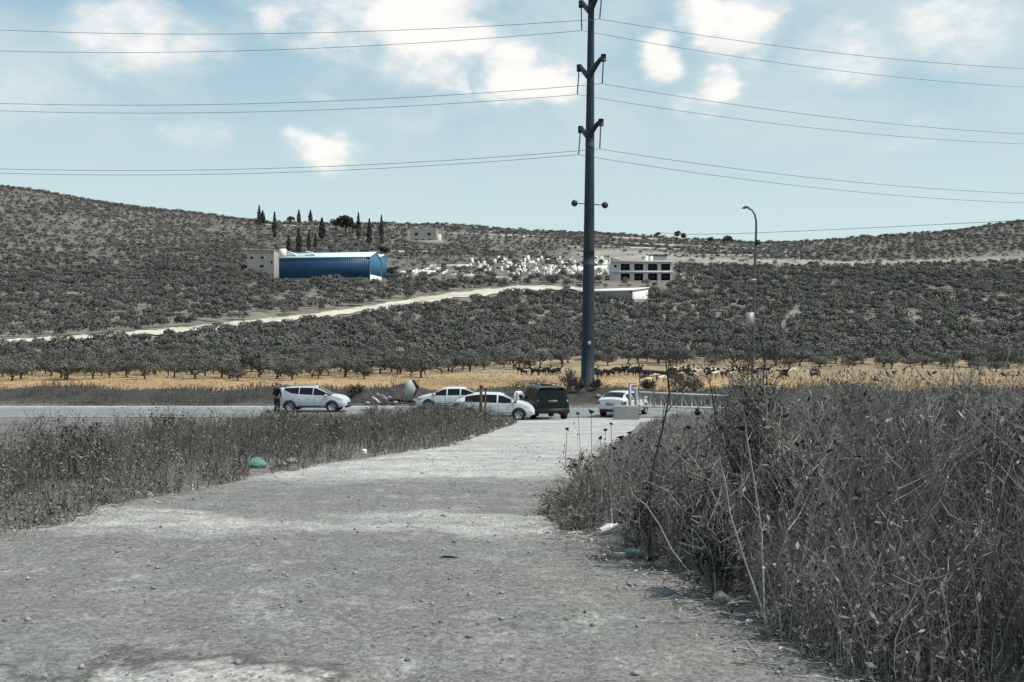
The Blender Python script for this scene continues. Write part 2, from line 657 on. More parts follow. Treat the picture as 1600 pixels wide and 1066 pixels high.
def build_road():
    ys = nonuni([(-12, 0), (3.5, 0.5), (18, 0.06), (32, 0.14), (56.0, 0.4)])
    us = np.linspace(0, 1, 150)
    YY, UU = np.meshgrid(ys, us, indexing='ij')
    l, r = edges(YY)
    jit = 0.12 * np.sin(YY * 2.3) + 0.07 * np.sin(YY * 6.1 + 1) + 0.04 * np.sin(YY * 17)
    jit2 = 0.12 * np.sin(YY * 2.9 + 2) + 0.07 * np.sin(YY * 7.1) + 0.04 * np.sin(YY * 15 + 1)
    XX = (l - .15) * (1 - UU) + (r + .15) * UU
    ZZ = gravel_surface(XX, YY)
    V = np.stack([XX + jit * (1 - UU) ** 3 + jit2 * UU ** 3, YY, ZZ], -1).reshape(-1, 3)
    nx, ny = len(us), len(ys)
    i = np.arange(nx - 1)[None, :]
    j = np.arange(ny - 1)[:, None] * nx
    q = np.stack([j + i, j + i + 1, j + i + nx + 1, j + i + nx], -1).reshape(-1, 4)
    m = bpy.data.materials.new('worn_gravel')
    m.use_nodes = True
    t = NT(m.node_tree)
    bs = t.n['Principled BSDF']
    bs.inputs['Roughness'].default_value = 0.92
    bs.inputs['Specular IOR Level'].default_value = 0.15
    tc = t.new('ShaderNodeTexCoord').outputs['Object']
    sp = t.new('ShaderNodeSeparateXYZ')
    t.link(tc, sp.inputs[0])
    y = sp.outputs[1]
    x = sp.outputs[0]
    big = t.noise(tc, 0.45, 4, 0.6)
    med = t.noise(tc, 2.2, 5, 0.65)
    yw = t.math('ADD', y, t.math('MULTIPLY', t.math('SUBTRACT', big, 0.5), 5.0))
    yw = t.math('ADD', yw, t.math('MULTIPLY', t.math('SUBTRACT', med, 0.5), 1.6))
    far = t.maprange(yw, 15.8, 19.0)
    s1 = t.math('MULTIPLY', t.maprange(yw, 10.2, 11.5), t.math('SUBTRACT', 1.0, t.maprange(yw, 12.0, 12.8)))
    s1 = t.math('MULTIPLY', s1, 0.75)
    s2 = t.math('MULTIPLY', t.maprange(med, 0.56, 0.72), 0.35)
    nearp = t.math('SUBTRACT', 1.0, t.maprange(yw, 4.1, 5.6))
    xw = t.math('ADD', x, t.math('MULTIPLY', t.math('SUBTRACT', med, 0.5), 1.2))
    xm = t.maprange(xw, -0.75, -1.05)
    nearp = t.math('MULTIPLY', t.math('SUBTRACT', 1.0, t.maprange(yw, 5.2, 5.7)), xm)
    corner = t.math('MULTIPLY', nearp, 0.8)
    rim = t.math('MULTIPLY', t.math('MULTIPLY', nearp, t.math('SUBTRACT', 1.0, nearp)), 2.6)
    pal = t.math('MAXIMUM', t.math('MAXIMUM', far, s1), t.math('MAXIMUM', s2, corner))
    dark = t.mix(t.maprange(med, 0.3, 0.7), (0.182, 0.174, 0.162), (0.232, 0.222, 0.206))
    palec = t.mix(t.maprange(med, 0.3, 0.7), (0.36, 0.345, 0.32), (0.52, 0.497, 0.46))
    # wheel-worn greyish streaks across the pale stretch
    mp = t.new('ShaderNodeMapping')
    mp.inputs['Scale'].default_value = (0.25, 1.0, 1.0)
    t.link(tc, mp.inputs[0])
    st = t.maprange(t.noise(mp.outputs[0], 1.1, 4, 0.7), 0.42, 0.62)
    palec = t.mix(t.math('MULTIPLY', st, 0.55), palec, (0.24, 0.24, 0.225))
    c = t.mix(pal, dark, palec)
    c = t.mix(rim, c, (0.05, 0.045, 0.04))
    gt = t.maprange(t.noise(tc, 0.9, 3, 0.5), 0.48, 0.66, 0.0, 0.5)
    c = t.mix(gt, c, t.mix(1.0, c, (0.90, 1.04, 0.99), 'MULTIPLY'))
    # stone speckle
    vo = t.new('ShaderNodeTexVoronoi')
    vo.inputs['Scale'].default_value = 34
    t.link(tc, vo.inputs['Vector'])
    spk = t.maprange(t.noise(vo.outputs['Position'], 90.0, 1, 0.5), 0.3, 0.7, 0.72, 1.32, False)
    n4 = t.maprange(t.noise(tc, 16.0, 5, 0.75), 0.32, 0.68, 0.66, 1.36, False)
    k = t.math('MULTIPLY', spk, n4)
    s = t.vmath('SCALE', c)
    t.link(k, s.inputs['Scale'])
    c2 = s.outputs[0]
    t.link(c2, bs.inputs['Base Color'])
    b = t.new('ShaderNodeBump')
    b.inputs['Strength'].default_value = 0.8
    b.inputs['Distance'].default_value = 0.02
    hgt = t.math('ADD', t.math('MULTIPLY', t.noise(tc, 22.0, 5, 0.7), 1.6), t.math('MULTIPLY', vo.outputs['Distance'], -0.7))
    t.link(hgt, b.inputs['Height'])
    t.link(b.outputs[0], bs.inputs['Normal'])
    o = np_obj('gravel_road', V, q, m, smooth=True)
    tag(o, kind='structure')
    # main road of asphalt
    ma = mat('asphalt', (0.20, 0.215, 0.21), 0.8, 0.14, 0.7, 0.3, 30)
    X = nonuni([(-400, 0), (-60, 10), (60, 1.0), (400, 10)])
    V, q = grid(X, np.linspace(56.0, 64.0, 9), lambda a, b: H0(a, b) + 0.01)
    o = np_obj('main_road', V, q, ma, smooth=True)
    tag(o, kind='structure')
    mw = mat('road_paint', (0.62, 0.64, 0.62), 0.7, 0.25, 2.0)
    for nm, ya, yb, cut in (('road_edge_line', 56.35, 56.5, (-2.5, 12)), ('road_edge_line', 63.5, 63.65, None)):
        for xa, xb in (((-200, 200),) if cut is None else ((-200, cut[0]), (cut[1], 200))):
            V, q = grid(nonuni([(xa, 0), (xb, 1.5)]), np.array([ya, yb]), lambda a, b: H0(a, b) + 0.016)
            tag(np_obj(nm, V, q, mw), kind='structure')
    g = Geo()
    for k in range(-30, 31):
        V, q = grid(np.linspace(k * 6, k * 6 + 3, 3), np.array([59.95, 60.07]), lambda a, b: H0(a, b) + 0.016)
        g.add(V, q)
    tag(g.build('road_centre_line', mw), kind='structure')
    # kerb of the far side, a low step
    mk = mat('kerb_concrete', (0.42, 0.43, 0.41), 0.85, 0.2, 1.0)
    xs = nonuni([(-200, 0), (-3, 2.0)])
    P = []
    for dy, dz in ((64.02, -0.06), (64.02, 0.13), (64.2, 0.13), (64.2, -0.06)):
        P.append(np.stack([xs, np.full_like(xs, dy), H0(xs, 64.0) + dz], -1))
    P = np.stack(P, 1).reshape(-1, 3)
    n = len(xs)
    q = [(i * 4 + j, i * 4 + j + 1, i * 4 + 5 + j, i * 4 + 4 + j) for i in range(n - 1) for j in range(3)]
    tag(np_obj('kerb', P, np.array(q), mk), kind='structure')


build_road()

# chalk track across the hill -------------------------------------------------
TU = np.array([(-40, 534), (0, 532), (150, 524), (300, 511), (400, 500), (480, 492), (560, 481), (640, 468), (700, 459), (760, 452), (820, 446), (872, 447.5), (915, 451)])
TL = np.array([(-40, 541), (0, 539), (150, 531), (300, 519), (400, 508), (480, 499), (560, 489), (640, 477), (700, 468), (760, 461), (820, 455), (872, 454), (915, 454)])


def build_track():
    px = np.linspace(-40, 915, 140)
    up = np.interp(px, TU[:, 0], TU[:, 1])
    lo = np.interp(px, TL[:, 0], TL[:, 1])
    rows = []
    for a, u, l in zip(px, up, lo):
        xa, ya = hit(a, l + 1 + 1.3 * math.sin(a * .21) + math.sin(a * .077))
        xb, yb = hit(a, u + .9 + .7 * math.sin(a * .13 + 1) + .5 * math.sin(a * .37))
        row = []
        for k in range(5):
            f = k / 4
            x, y = xa + (xb - xa) * f, ya + (yb - ya) * f
            row.append((x, y, h(x, y) + 0.35))
        rows.append(row)
    V = np.array(rows).reshape(-1, 3)
    q = [(i * 5 + j, (i + 1) * 5 + j, (i + 1) * 5 + j + 1, i * 5 + j + 1) for i in range(len(px) - 1) for j in range(4)]
    m = mat('chalk_track', (0.52, 0.475, 0.39), 0.95, 0.3, 0.12, 0.3, 0.8)
    tag(np_obj('dirt_track', V, np.array(q), m, smooth=True), kind='structure')


build_track()

# ------------------------------------------------------------------ shared materials
M = dict(
    olive=mat('olive_leaves', (0.102, 0.101, 0.088), 0.8, 0.15, 0.9, tint=True, rand=0.25, spec=0.25),
    olivefar=mat('far_leaves', (0.104, 0.101, 0.096), 0.85, 0.15, 0.06, tint=True, spec=0.2),
    bark=mat('bark', (0.09, 0.075, 0.06), 0.95, 0.3, 6, 0.5),
    cyp=mat('cypress_leaves', (0.028, 0.030, 0.029), 0.85, 0.3, 0.8, tint=True),
    white_paint=mat('white_car_paint', (0.56, 0.58, 0.575), 0.28, 0.03, 1.0, spec=0.5),
    silver_paint=mat('silver_car_paint', (0.48, 0.515, 0.54), 0.3, 0.03, 1.0, spec=0.5),
    dark_paint=mat('dark_green_paint', (0.004, 0.010, 0.010), 0.35, 0.05, 1.0, spec=0.3),
    glass=mat('dark_window_glass', (0.008, 0.009, 0.011), 0.12, 0.0, 1.0, spec=0.22),
    rubber=mat('tyre_rubber', (0.018, 0.018, 0.018), 0.85, 0.2, 8),
    rim=mat('alloy_rim', (0.30, 0.30, 0.31), 0.6, 0.1, 5, metallic=0.1),
    blackp=mat('black_plastic', (0.02, 0.021, 0.022), 0.6, 0.1, 5),
    redlamp=mat('red_lamp_lens', (0.11, 0.025, 0.025), 0.25, 0.1, 5, spec=0.5),
    headlamp=mat('clear_lamp_lens', (0.25, 0.28, 0.30), 0.15, 0.1, 5, spec=0.6),
    plate=mat('plate_yellow', (0.16, 0.16, 0.14), 0.5, 0.05, 5),
    pole=mat('painted_pole_steel', (0.027, 0.041, 0.049), 0.65, 0.3, 0.5, metallic=0.0, spec=.2),
    galv=mat('galvanised_steel', (0.10, 0.105, 0.11), 0.5, 0.15, 3, metallic=0.3),
    galvl=mat('pale_galvanised_steel', (0.31, 0.32, 0.315), 0.55, 0.2, 3, metallic=0.2),
    wire=mat('aluminium_wire', (0.13, 0.16, 0.18), 0.6, 0.05, 1, metallic=0.2),
    concrete=mat('concrete', (0.30, 0.285, 0.275), 0.9, 0.15, 1.5, 0.3, 12),
    rust=mat('rusty_steel', (0.09, 0.05, 0.04), 0.9, 0.3, 8),
    blue=mat('blue_sheet_shaded', (0.015, 0.060, 0.120), 0.5, 0.08, 0.15),  # shed sheet with the shade of the long side put into its colour
    blueend=mat('blue_sheet_lit', (0.042, 0.15, 0.25), 0.5, 0.08, 0.2),  # same sheet, brightened in colour for the sunlit gable end
    roofw=mat('pale_sheet_roof', (0.62, 0.74, 0.75), 0.5, 0.05, 0.3),
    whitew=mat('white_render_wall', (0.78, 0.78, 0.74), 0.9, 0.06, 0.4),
    stonew=mat('pale_stone_wall', (0.30, 0.285, 0.26), 0.95, 0.12, 0.4, 0.2),
    terr=mat('terrace_stone', (0.42, 0.40, 0.35), .95, .4, .12),
    bconc2=mat('dark_base_concrete', (0.11, 0.11, 0.12), 0.95, 0.1, 0.3),
    bconc=mat('bare_concrete', (0.50, 0.475, 0.465), 0.95, 0.1, 0.3),
    dark=mat('dark_opening', (0.012, 0.012, 0.013), 0.9, 0.1, 1),
    limest=mat('white_limestone', (0.74, 0.74, 0.70), 0.9, 0.14, 0.5),
    limest2=mat('cream_limestone', (0.60, 0.58, 0.44), 0.9, 0.2, 0.5),
    weed=mat('dry_weed', (0.285, 0.263, 0.238), 0.9, 0.3, 1.2, tint=True, spec=0.1),
    stone=mat('grey_stone', (0.30, 0.29, 0.275), 0.95, 0.3, 6, 0.6),
    soilm=mat('dark_soil', (0.06, 0.052, 0.05), 0.98, 0.4, 3, 0.8),
)

# ------------------------------------------------------------------ trees
def crown_pts(rng, n, rx, rz, zc, lobes, lsize, jit=0.55):
    """shell points on several lobes"""
    L = []
    for i in range(lobes):
        a = rng.uniform(0, 6.283)
        rr = rx * (0.15 + 0.5 * math.sqrt(rng.uniform()))
        L.append((rr * math.cos(a), rr * math.sin(a), zc + rng.uniform(-.5, .6) * rz, rng.uniform(.42, .62) * rx))
    L = np.array(L)
    k = rng.integers(0, lobes, n)
    d = rng.normal(size=(n, 3))
    d /= np.linalg.norm(d, axis=1, keepdims=True)
    d[:, 2] = np.where(d[:, 2] < -0.35, -d[:, 2], d[:, 2])
    r = L[k, 3] * rng.uniform(0.82, 1.08, n)
    C = L[k, :3] + d * r[:, None] * np.array([1, 1, .8])
    N = d + rng.normal(size=(n, 3)) * jit
    return C, N, L


def olive_proto(i):
    rng = np.random.default_rng(100 + i)
    root = empty('olive_tree', (0, 0, 0))
    rx = rng.uniform(2.1, 2.8)
    C, N, L = crown_pts(rng, 1300, rx, 1.1, rng.uniform(1.65, 1.95), rng.integers(6, 9), 0.3, .28)
    V, q = leafq(C, N, rng.uniform(.22, .44, len(C)), 0.6, rng)
    t = np.repeat(rng.uniform(.85, 1.18, len(C)), 4)
    g = Geo().add(V, q, tint=t)
    g.build('crown', M['olive'], root, tint=True)
    g = Geo()
    lean = rng.normal(0, .16, 2)
    g.tube([(0, 0, -.3), (lean[0] * .6, lean[1] * .6, .35), (lean[0], lean[1], .8)], [.26, .15, .13], 7)
    for k in range(4):
        l = L[k % len(L)]
        g.tube([(lean[0], lean[1], .7), (l[0] * .45, l[1] * .45, 1.15), (l[0] * .9, l[1] * .9, l[2])], [.12, .08, .04], 5)
    g.build('trunk', M['bark'], root)
    return root


PROTO = [olive_proto(i) for i in range(6)]
PKIDS = [[x for x in bpy.data.objects if x.parent == p] for p in PROTO]


def far_templates(n, nq, rx, rz, zc, lobes, s0, s1, seed=0, down=0.0):
    out = []
    for i in range(n):
        rng = np.random.default_rng(seed + i)
        C, N, L = crown_pts(rng, nq, rx * rng.uniform(.85, 1.15), rz, zc, lobes, .3, 0.22)
        V, q = leafq(C, N, rng.uniform(s0, s1, len(C)), 0.75, rng)
        V[:, 2] -= down
        out.append((V, q))
    return out


def scatter(name, templates, P, S, tint, m, label):
    """P (n,3) positions, one combined mesh"""
    rng = np.random.default_rng(len(P))
    g = Geo()
    k = rng.integers(0, len(templates), len(P))
    for i, (V, q) in enumerate(templates):
        idx = np.where(k == i)[0]
        if not len(idx):
            continue
        a = rng.uniform(0, 6.283, len(idx))
        c, s = np.cos(a), np.sin(a)
        x = V[None, :, 0] * c[:, None] - V[None, :, 1] * s[:, None]
        y = V[None, :, 0] * s[:, None] + V[None, :, 1] * c[:, None]
        z = np.broadcast_to(V[None, :, 2], x.shape)
        W = np.stack([x, y, z], -1) * S[idx][:, None, None] + P[idx][:, None, :]
        Q = q[None] + (np.arange(len(idx)) * len(V))[:, None, None]
        T = np.repeat(tint[idx], len(V), axis=0)
        g.add(W.reshape(-1, 3), Q.reshape(-1, 4), tint=T)
    o = g.build(name, m, tint=True)
    return tag(o, label, name.replace('_', ' '), kind='stuff')


KEEP = []   # (px0, px1, py0, py1, ymax) windows kept clear of foreground trees


def place_trees():
    rng = np.random.default_rng(11)
    pts = []
    for y in np.concatenate([np.arange(108, 300, 5.4), np.arange(300, 560, 7.0), np.arange(560, 1120, 7.4)]):
        sp = 5.4 if y < 300 else 7.0 if y < 560 else 7.6
        w = 0.62 * y + 20
        for x in np.arange(-w, w, sp):
            pts.append((x + rng.uniform(-.3, .3) * sp, y + rng.uniform(-.3, .3) * sp))
    P = np.array(pts)
    x, y = P[:, 0], P[:, 1]
    z = H(x, y)
    px = CX + FL * x / y
    py = CY - FL * z / y
    scl = np.interp(y, [110, 200, 400, 600], [.72, .86, 1.12, 1.15])
    top = CY - FL * (z + 2.3 * scl) / y
    lo = np.interp(px, TL[:, 0], TL[:, 1])
    up = np.interp(px, TU[:, 0], TU[:, 1])
    keep = np.ones(len(P), bool)
    ontrack = (px < 880) & (top < lo - 1) & (py > up - 1)
    keep &= ~ontrack
    # edge of the straw field
    fy = np.interp(px, [0, 400, 560, 700, 850, 950, 1200, 1600], [112, 114, 120, 128, 165, 172, 168, 150]) + rng.uniform(-8, 9, len(P))
    keep &= y > fy
    # village / yards kept open
    r = rng.uniform(size=len(P))
    yard = (px > 615) & (px < 955) & (py > 402) & (py < 441)
    keep &= ~(yard & (r < 0.88))
    yard2 = (px > 1045) & (px < 1110) & (py > 428) & (py < 445)
    keep &= ~(yard2 & (r < 0.7))
    # in front of buildings
    for a, b, c, d in ((425, 612, 398, 447), (385, 432, 392, 430), (950, 1056, 405, 449), (896, 980, 447, 476), (980, 1018, 447, 481), (636, 694, 358, 388)):
        keep &= ~((px > a) & (px < b) & (top < d - 11) & (py > c))
    # the terraces high on the right, bare strips
    t1 = (px > 860) & (y > 712) & (y < 828)
    keep &= ~(t1 & (r < 0.93))
    t2 = (px > 700) & (px < 880) & (y > 870) & (y < 935)
    keep &= ~(t2 & (r < 0.6))
    up_ = y > 620
    keep &= ~(up_ & (r < 0.06)) & ~((y > fy + 12) & (rng.uniform(size=len(P)) < .05))
    # thinner grove above the shed, patchy
    mid = (py < lo - 2) & (py > 440) & (px < 880)
    keep &= ~(mid & (r < 0.08))
    cl = np.sin(x * .031 + 1) * np.sin(y * .023 + 2) + .5 * np.sin(x * .07 + y * .05)
    keep &= ~((y > 560) & (cl > 0.6) & (r < 0.6))
    for ya, yb, pa, pb in ((585, 597, 400, 900), (655, 668, 380, 1700), (700, 712, -100, 640), (845, 862, 380, 900), (905, 925, 380, 1100), (640, 652, 960, 1700), (835, 850, 950, 1700), (960, 975, 500, 1200)):
        wob = 9 * np.sin(x * .02 + ya) + 5 * np.sin(x * .07)
        keep &= ~((y + wob > ya) & (y + wob < yb) & (px > pa) & (px < pb) & (r < .85))
    # a thin stretch near the grass at the pole
    keep &= ~((px > 780) & (px < 915) & (y < 215) & (r < 0.45))
    P, z, px, y_, x_, fy_ = P[keep], z[keep], px[keep], y[keep], x[keep], fy[keep]
    inview = (px > -20) & (px < 1620)
    P, z, px, y_, x_, fy_ = P[inview], z[inview], px[inview], y_[inview], x_[inview], fy_[inview]
    order = np.argsort(y_)
    INDIV = []
    # nearest 300 inside the frame are things
    ok = order[:300]
    rest = order[300:]
    used = [False] * 6
    for n, i in enumerate(ok):
        k = int(rng.integers(0, 6))
        if not used[k]:
            o = PROTO[k]
            used[k] = True
        else:
            o = copy_tree(PROTO[k], PKIDS[k])
        s = rng.uniform(.66, 1.28) * float(np.interp(y_[i], [110, 200, 400, 600], [.72, .86, 1.12, 1.15]))
        o.location = (P[i, 0], P[i, 1], z[i])
        o.rotation_euler = (0, 0, rng.uniform(0, 6.28))
        o.scale = (s * rng.uniform(.95, 1.15), s * rng.uniform(.95, 1.15), s * rng.uniform(.85, 1.1))
        INDIV.append((float(px[i]), float(y_[i]), float(fy_[i]), o))
    lm = [(0, 'at the far left of the grove'), (300, 'left of the silver SUV'), (430, 'above the silver SUV'), (550, 'above the soil heap and arrow sign'), (655, 'above the white sedan facing left'), (745, 'above the car with rusty posts'), (815, 'above the dark off-road car'),
          (905, 'just right of the tall pole'), (990, 'above the lattice gate'), (1140, 'around the street lamp'), (1210, 'at the far right of the grove')]
    ordn = ['first', 'second', 'third', 'fourth', 'fifth', 'sixth', 'seventh', 'eighth', 'ninth', 'tenth', 'eleventh', 'twelfth', 'thirteenth', 'fourteenth', 'fifteenth', 'sixteenth', 'seventeenth', 'eighteenth']
    cnt = {}
    INDIV.sort(key=lambda q: q[0])
    for pxv, yv, fv, o in INDIV:
        where = [w for a, w in lm if pxv >= a][-1] if pxv >= 0 else lm[0][1]
        row = 'front' if yv < fv + 6 else 'second' if yv < fv + 11 else 'third' if yv < fv + 16 else 'deeper'
        k = cnt.get((row, where), 0)
        cnt[(row, where)] = k + 1
        if row != 'deeper' and k < len(ordn):
            tag(o, '%s olive from the left, %s row, %s' % (ordn[k], row, where), 'olive tree', 'olive trees of the grove beyond the road')
        else:
            tag(o, 'olive tree deeper in the grove %s' % where, 'olive tree', 'olive trees deeper in the grove ' + where)
    n = len(rest)
    yy = y_[rest]
    zz = z[rest]
    pos = np.stack([P[rest, 0], yy, zz], -1)
    g1 = yy < 560
    base = rng.uniform(.72, 1.3, n)
    hue = rng.uniform(size=n)
    col = np.stack([np.ones(n), np.ones(n), np.ones(n)], -1)
    col[hue > .78] = (.95, 1.05, .86)
    col[hue > .93] = (1.2, 1.15, .95)
    col *= base[:, None]
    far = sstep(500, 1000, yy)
    col *= (1 + .35 * far)[:, None]  # distance haze put into the colour: trees paler up the hill
    s = rng.uniform(.68, 1.3, n) * np.interp(yy, [110, 200, 400, 600], [.72, .86, 1.12, 1.15])
    A = far_templates(6, 260, 2.7, 1.1, 1.8, 6, .42, .75, 300)
    B = far_templates(6, 90, 3.1, 1.0, 1.5, 5, .7, 1.25, 400)
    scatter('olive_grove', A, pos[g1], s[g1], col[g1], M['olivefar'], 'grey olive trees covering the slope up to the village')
    # hill scrub: lower and more varied
    s2 = rng.uniform(.45, 1.15, n)
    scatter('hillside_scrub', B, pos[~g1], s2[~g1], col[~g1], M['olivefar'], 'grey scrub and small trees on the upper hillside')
    # low brush filling gaps on the hill
    m = 14000
    yb = rng.uniform(0, 1, m) ** .8 * 600 + 480
    pxb = rng.uniform(-20, 1620, m)
    xb = (pxb - CX) / FL * yb
    zb = H(xb, yb)
    pyb = CY - FL * zb / yb
    kk = ~((pxb > 870) & (yb > 716) & (yb < 820) & (rng.uniform(size=m) < .93)) & ~((pxb > 615) & (pxb < 955) & (pyb > 404) & (pyb < 440) & (rng.uniform(size=m) < .6))
    for a, b, c, d in ((425, 612, 405, 447), (385, 432, 392, 430), (950, 1056, 405, 446), (636, 694, 358, 388)):
        kk &= ~((pxb > a) & (pxb < b) & (pyb < d + 1) & (pyb > c))
    lo2 = np.interp(pxb, TL[:, 0], TL[:, 1])
    kk &= ~((pyb > np.interp(pxb, TU[:, 0], TU[:, 1]) - 1) & (pyb < lo2 + 16) & (pxb < 900))
    C3 = far_templates(5, 34, 1.6, .5, .6, 4, .6, 1.1, 500)
    cb = np.repeat(rng.uniform(.8, 1.9, kk.sum())[:, None], 3, 1) * np.array([1.05, 1, .92])
    scatter('low_brush', C3, np.stack([xb, yb, zb], -1)[kk], rng.uniform(.5, 1.2, kk.sum()), cb, M['olivefar'], 'low grey brush between the hillside trees')


place_trees()


def build_cypress():
    rng = np.random.default_rng(5)
    # px, top y, base y, width px, label
    L = [(405, 322, 350, 5, 'tall thin cypress at the left end of the ridge'),
         (410.5, 331, 350, 6, 'shorter cypress touching the tall thin one at the left end of the ridge'),
         (429, 333, 372, 6, 'cypress standing above the white roof post of the blue shed'),
         (467, 327, 348, 5, 'cypress on the skyline above the middle of the blue shed'),
         (485, 326, 346, 5, 'slender cypress on the skyline, left of the round dark trees'),
         (503, 342, 374, 8, 'broad cypress on the slope just left of the round dark trees'),
         (560, 334, 376, 6, 'first of three cypresses right of the round dark trees'),
         (577, 344, 384, 7, 'middle and lowest of three cypresses right of the round dark trees'),
         (596, 338, 384, 6, 'last and tallest of three cypresses, above the gable of the blue shed'),
         (467, 359, 396, 7, 'dark cypress just behind the roof of the blue shed'),
         (482.5, 361, 396, 5, 'thin cypress just behind the roof of the blue shed beside a pale stone'),
         (493, 366, 392, 5, 'short cypress behind the roof of the blue shed, right of two taller ones'),
         (451, 370, 394, 5, 'low thin cypress behind the roof of the blue shed at its left third')]
    for px, ty, by, w, lab in L:
        x, Y = hit(px, by, 300)
        Y = min(Y, 1010)
        x = U(px, Y)
        z = h(x, Y)
        hh = (by - ty) / FL * Y + 1
        ww = w * 1.25 / FL * Y
        root = empty('cypress_tree', (x, Y, z), 0, lab, 'cypress', 'cypresses on the hillside')
        n = 420
        f = rng.uniform(0, 1, n) ** .85
        rr = ww / 2 * (np.minimum(1, (1 - f) * 1.9 + .05) * np.minimum(1, .55 + f * 3)) * rng.uniform(.6, 1.12, n)
        a = rng.uniform(0, 6.283, n)
        C = np.stack([rr * np.cos(a), rr * np.sin(a), .8 + f * (hh - .8)], -1)
        N = np.stack([np.cos(a), np.sin(a), np.full(n, .5)], -1) + rng.normal(size=(n, 3)) * .35
        V, q = leafq(C, N, ww * .34, .8, rng)
        g = Geo().add(V, q, tint=np.repeat(rng.uniform(.7, 1.4, n), 4))
        g.build('crown', M['cyp'], root, tint=True)
        g = Geo().tube([(0, 0, -1), (0, 0, hh * .9)], [ww * .12, ww * .03], 6)
        g.build('trunk', M['bark'], root)
    # round dark trees and skyline trees
    Rr = [(540, 336, 372, 24, 'tallest of the round dark trees on the ridge above the blue shed'),
          (524, 343, 362, 16, 'round dark tree left of the tallest one above the blue shed'),
          (551, 345, 368, 12, 'small round dark tree right of the tallest one above the blue shed'),
          (1058, 361, 378, 9, 'upright dark tree on the right part of the skyline'),
          (1067, 365, 378, 9, 'small round tree beside the upright one on the right skyline'),
          (1110, 372, 382, 11, 'low tree on the skyline between the upright tree and the street lamp'),
          (1136, 371, 381, 18, 'wide low tree on the skyline just left of the street lamp'),
          (1027, 362, 370, 10, 'low tree on the skyline above the unfinished building'),
          (600, 386, 404, 18, 'bushy tree behind the gable of the blue shed'),
          (612, 420, 438, 18, 'dark bushy tree at the right foot of the blue shed'),
          (407, 345, 352, 14, 'low round tree under the two cypresses at the left ridge end'),
          (455, 340, 350, 14, 'low round tree on the ridge between two cypresses')]
    for px, ty, by, w, lab in Rr:
        x, Y = hit(px, by, 300)
        Y = min(Y, 1010)
        x = U(px, Y)
        z = h(x, Y)
        hh = (by - ty) / FL * Y + 1
        ww = w / FL * Y
        root = empty('broad_tree', (x, Y, z), 0, lab, 'tree')
        C, N, Lb = crown_pts(rng, 700, ww * .55, hh * .28, hh * .62, 9, .3)
        V, q = leafq(C, N, max(ww, hh) * .10, .8, rng)
        Geo().add(V, q, tint=np.repeat(rng.uniform(.7, 1.5, 700), 4)).build('crown', M['cyp'], root, tint=True)
        Geo().tube([(0, 0, -1), (0, 0, hh * .6)], [hh * .05, hh * .03], 6).build('trunk', M['bark'], root)


build_cypress()

# ------------------------------------------------------------------ buildings
def rect_pts(x0, y0, x1, y1):
    return [(x0, y0), (x1, y0), (x1, y1), (x0, y1)]


